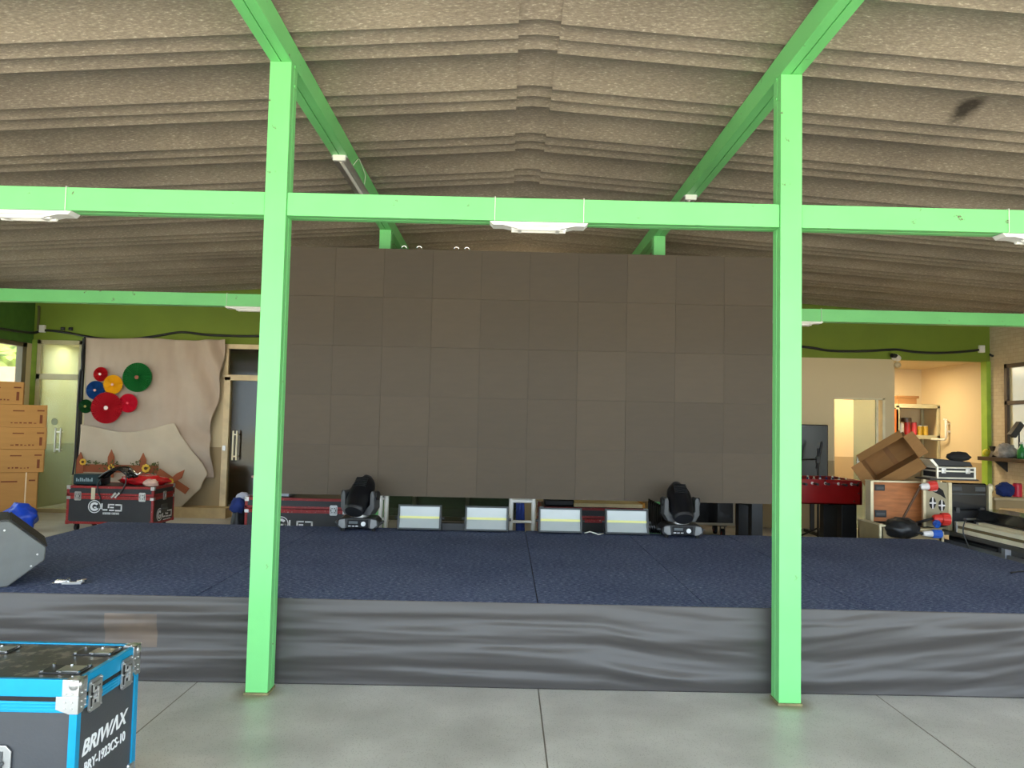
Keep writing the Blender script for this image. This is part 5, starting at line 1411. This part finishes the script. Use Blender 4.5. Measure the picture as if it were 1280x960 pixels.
# table with bags, window ledge with odds and ends
t = thing('side_table', 'small beige table below the right hand window', 'table', (7.2, 10.6, 0))
wb(MB().box(6.62, 7.82, 10.3, 11.0, .69, .73), 'table_top', mat('beige_table_top', rgb(186, 168, 134), 0.5), t, bevel=0.005)
for x in (6.70, 7.74):
    for y in (10.38, 10.92): wb(MB().box(x - .025, x + .025, y - .025, y + .025, 0, .69), 'leg', M_TAN, t)
wb(MB().box(6.70, 7.74, 10.36, 10.38, .58, .69), 'apron', M_TAN, t)
b = MB(); crumple(b, (0, 0, .09), (.12, .1, .10), 7.7, .2)
for v in b.bm.verts: v.co.z = max(0.0, v.co.z)
o = b.build('blue_bag', M_NAVY, None, smooth=True); o.location = (6.90, 10.5, .731); tag(o, 'crumpled navy bag on the small beige table', 'bag')
t = thing('red_tin', 'bright pink red tin on the small beige table beside the navy bag', 'tin', (7.07, 10.5, .731))
MB().lathe([(.001, 0), (.055, 0), (.057, .01), (.057, .16), (.053, .172), (.001, .172)], 20).build('tin_body', mat('pink_red_tin', rgb(214, 40, 66), 0.35), t)
MB().lathe([(.001, .172), (.05, .172), (.05, .185), (.001, .185)], 20).build('tin_lid', mat('dark_red_lid', rgb(150, 26, 44), 0.4), t)
t = thing('window_ledge', 'dark wooden ledge under the right hand window', 'shelf', (7.75, 11.4, 1.16))
wb(MB().box(7.60, 7.858, 10.4, 12.24, 1.165, 1.225), 'ledge_board', mat('dark_wood', rgb(56, 40, 30), 0.5), t, bevel=0.005)
b = MB()
for y in (10.7, 11.9): b.prism([(7.858, 1.0), (7.858, 1.165), (7.66, 1.165)], 'y', y - .015, y + .015)
wb(b, 'ledge_bracket', M_BLACK, t)
t = thing('yellow_ball', 'small yellow green ball at the end of the dark window ledge', 'ball', (7.68, 12.12, 1.226))
MB().ell((0, 0, .062), (.062,) * 3, 20, 14).build('ball_shell', mat('yellow_ball_rubber', rgb(204, 200, 50), 0.3), t, smooth=True)
MB().cyl((0, -.03, .10), (0, -.04, .118), .008).build('ball_valve', M_BLACK, t)
t = thing('black_tool', 'black hand tool on the dark window ledge beside the yellow ball', 'tool', (7.70, 11.97, 1.226))
MB().prism([(-.06, 0), (.08, 0), (.03, .09), (.06, .17), (-.06, .17), (-.03, .09)], 'y', -.04, .04).build('tool_body', M_BLACK, t, bevel=0.006)
MB().cyl((-.05, -.05, .06), (.07, -.05, .02), .016).build('tool_grip', M_DKGREY, t)
b = MB(); crumple(b, (0, 0, .09), (.14, .16, .13), 9.9, .3)
for v in b.bm.verts: v.co.z = max(0.0, v.co.z)
o = b.build('grey_plastic_bag', mat('grey_plastic_film', rgb(150, 146, 142), 0.25, var=0.3, scale=14, bump=0.8, bscale=25), None, smooth=True); o.location = (7.715, 11.72, 1.226); tag(o, 'crumpled grey plastic bag on the dark window ledge', 'bag')
t = thing('green_bottle', 'green bottle on the dark window ledge at the photo edge', 'bottle', (7.72, 11.36, 1.226))
MB().lathe([(.001, 0), (.055, 0), (.06, .02), (.06, .13), (.03, .17), (.02, .2), (.02, .22), (.001, .22)], 20).build('bottle_body', mat('green_plastic', rgb(40, 130, 60), 0.3), t, smooth=True)
MB().cyl((0, 0, .22), (0, 0, .245), .024).build('bottle_cap', M_WHITE, t)
t = thing('black_desk_lamp', 'black angular lamp head standing in front of the right window', 'lamp', (7.70, 11.50, 1.226))
MB().cyl((.08, .0, .0), (.08, 0, .5), .012).build('lamp_stem', M_BLACK, t)
MB().prism([(-.10, .36), (.05, .56), (.11, .50), (-.02, .31)], 'y', -.09, .02).build('lamp_head', M_BLACK, t, bevel=0.006)
MB().cyl((.08, 0, 0), (.08, 0, .015), .06, n=20).build('lamp_foot', M_BLACK, t)
cable('wall_cable', [(7.845, 12.27, 2.88), (7.843, 12.24, 2.86), (7.842, 12.2, 2.85)], .018, 'short black cable stub at the top of the right wall corner')
# shelf unit in the lit room
t = thing('shelf_unit', 'pale metal shelf unit in the lit room with tins on it', 'shelf unit', (7.62, 13.95, 0))
M_SHELF = mat('pale_green_metal', rgb(196, 190, 156), 0.5)
b = MB()
for x in (7.10, 7.83):
    for y in (13.75, 14.28): b.box(x - .02, x + .02, y - .02, y + .02, 0, 2.07)
wb(b, 'upright', M_SHELF, t)
wb(MB().box(7.08, 7.10, 13.73, 14.30, .3, 2.0), 'orange_side', mat('orange_board', rgb(196, 98, 40), 0.6), t)
for z in (.4, .95, 1.47, 2.03): wb(MB().box(7.08, 7.85, 13.73, 14.30, z, z + (.07 if z > 1.4 else .04)), 'shelf_board', M_SHELF, t)
t = thing('flat_carton', 'flat brown carton on top of the pale shelf unit', 'carton', (7.35, 14.0, 2.101))
MB().box(-.24, .12, -.2, .2, 0, .105).build('carton_body', M_CARD2, t, bevel=0.004); MB().box(-.25, .16, -.21, .21, .105, .15).build('carton_lid', M_CARD2, t, bevel=0.004)
def tin(x, h, r, col, lid, label, z=1.541, cap=None):
    t = thing('tin', label, 'tin', (x, 13.92, z), 0, 'tins on the pale shelf unit')
    MB().lathe([(.001, 0), (r, 0), (r, h), (.001, h)], 18).build('tin_body', mat('tin_' + label.split()[0], col, 0.35, var=0.05), t)
    MB().lathe([(.001, h), (r * .92, h), (r * .92, h + .014), (.001, h + .014)], 18).build('tin_lid', lid, t)
    return t
tin(7.16, .19, .045, rgb(60, 44, 36), M_BLACK, 'dark brown tin at the left end of the shelf')
tin(7.25, .20, .04, rgb(232, 232, 224), M_WHITE, 'white slim tin next to the dark one on the shelf')
tin(7.36, .22, .05, rgb(190, 40, 44), M_REDBOX, 'red tin left of centre on the shelf, under a dark one')
tin(7.48, .22, .05, rgb(206, 60, 70), M_REDBOX, 'rosy red tin right of centre on the shelf')
tin(7.59, .16, .045, rgb(196, 160, 40), M_WHITE, 'ochre short tin near the right end of the shelf')
tin(7.69, .16, .045, rgb(214, 176, 54), M_WHITE, 'yellow short tin at the right end of the shelf')
tin(7.34, .06, .09, rgb(70, 52, 44), M_BLACK, 'blackish flat tin lying on the red tins', 1.541 + .235)
t = thing('wall_pipe', 'white bent pipe on the wall of the lit room', 'pipe', (7.8, 13.4, 1.45))
wb(MB().tube([(7.80, 13.5, 1.83), (7.80, 13.45, 1.82), (7.80, 13.45, 1.50), (7.79, 13.48, 1.47), (7.70, 13.75, 1.47)], .022, 12), 'pipe_run', M_WHITE, t, smooth=True)
b = MB(); b.box(7.80, 7.858, 13.42, 13.48, 1.6, 1.63); b.box(7.80, 7.858, 13.42, 13.48, 1.74, 1.77); wb(b, 'pipe_clamp', M_WHITE, t)

# ------------------------------------------------------------------ light
W = bpy.data.worlds.new('sky'); SC.world = W; W.use_nodes = True
bg = W.node_tree.nodes['Background']
bg.inputs['Color'].default_value = (0.74, 0.88, 1.0, 1); bg.inputs['Strength'].default_value = 6.0
sun = bpy.data.lights.new('sun', 'SUN'); sun.energy = 20.0; sun.angle = 0.01; sun.color = (1, 0.93, 0.80)
so = bpy.data.objects.new('sun', sun); COL.objects.link(so)
so.rotation_euler = Vector((-0.25, 0.35, -0.9)).to_track_quat('-Z', 'Y').to_euler()
def area(name, loc, sx, sy, energy, col, direction=(0, 0, -1)):
    l = bpy.data.lights.new(name, 'AREA'); l.shape = 'RECTANGLE'; l.size = sx; l.size_y = sy; l.energy = energy; l.color = col
    o = bpy.data.objects.new(name, l); COL.objects.link(o); o.location = loc
    o.rotation_euler = Vector(direction).to_track_quat('-Z', 'Y').to_euler()
    return o
area('room_lamp', (6.4, 13.4, 2.74), 1.2, 0.3, 70, (1.0, 0.80, 0.50))
area('office_lamp', (-7.25, 13.4, 2.77), 0.9, 0.3, 22, (1.0, 0.94, 0.72))
area('corridor_lamp', (-2.5, 13.2, 2.78), 1.2, 0.3, 10, (1.0, 0.85, 0.6))
area('rear_lamp_left', (-4.5, 10.4, 3.45), 1.2, 0.12, 22, (1.0, 0.82, 0.56))
area('rear_lamp_right', (4.5, 10.4, 3.45), 1.2, 0.12, 14, (1.0, 0.82, 0.56))
area('rear_lamp_middle', (0.15, 10.6, 2.9), 1.2, 0.12, 6, (1.0, 0.82, 0.56), (0, -0.2, 1))

SC.view_settings.view_transform = 'Standard'; SC.view_settings.look = 'None'; SC.view_settings.gamma = 1.0
SC.view_settings.exposure = 0.0; SC.view_settings.use_curve_mapping = False
SC.cycles.use_denoising = True
SC.cycles.max_bounces = 8; SC.cycles.diffuse_bounces = 5; SC.cycles.transparent_max_bounces = 12
SC.cycles.sample_clamp_indirect = 8
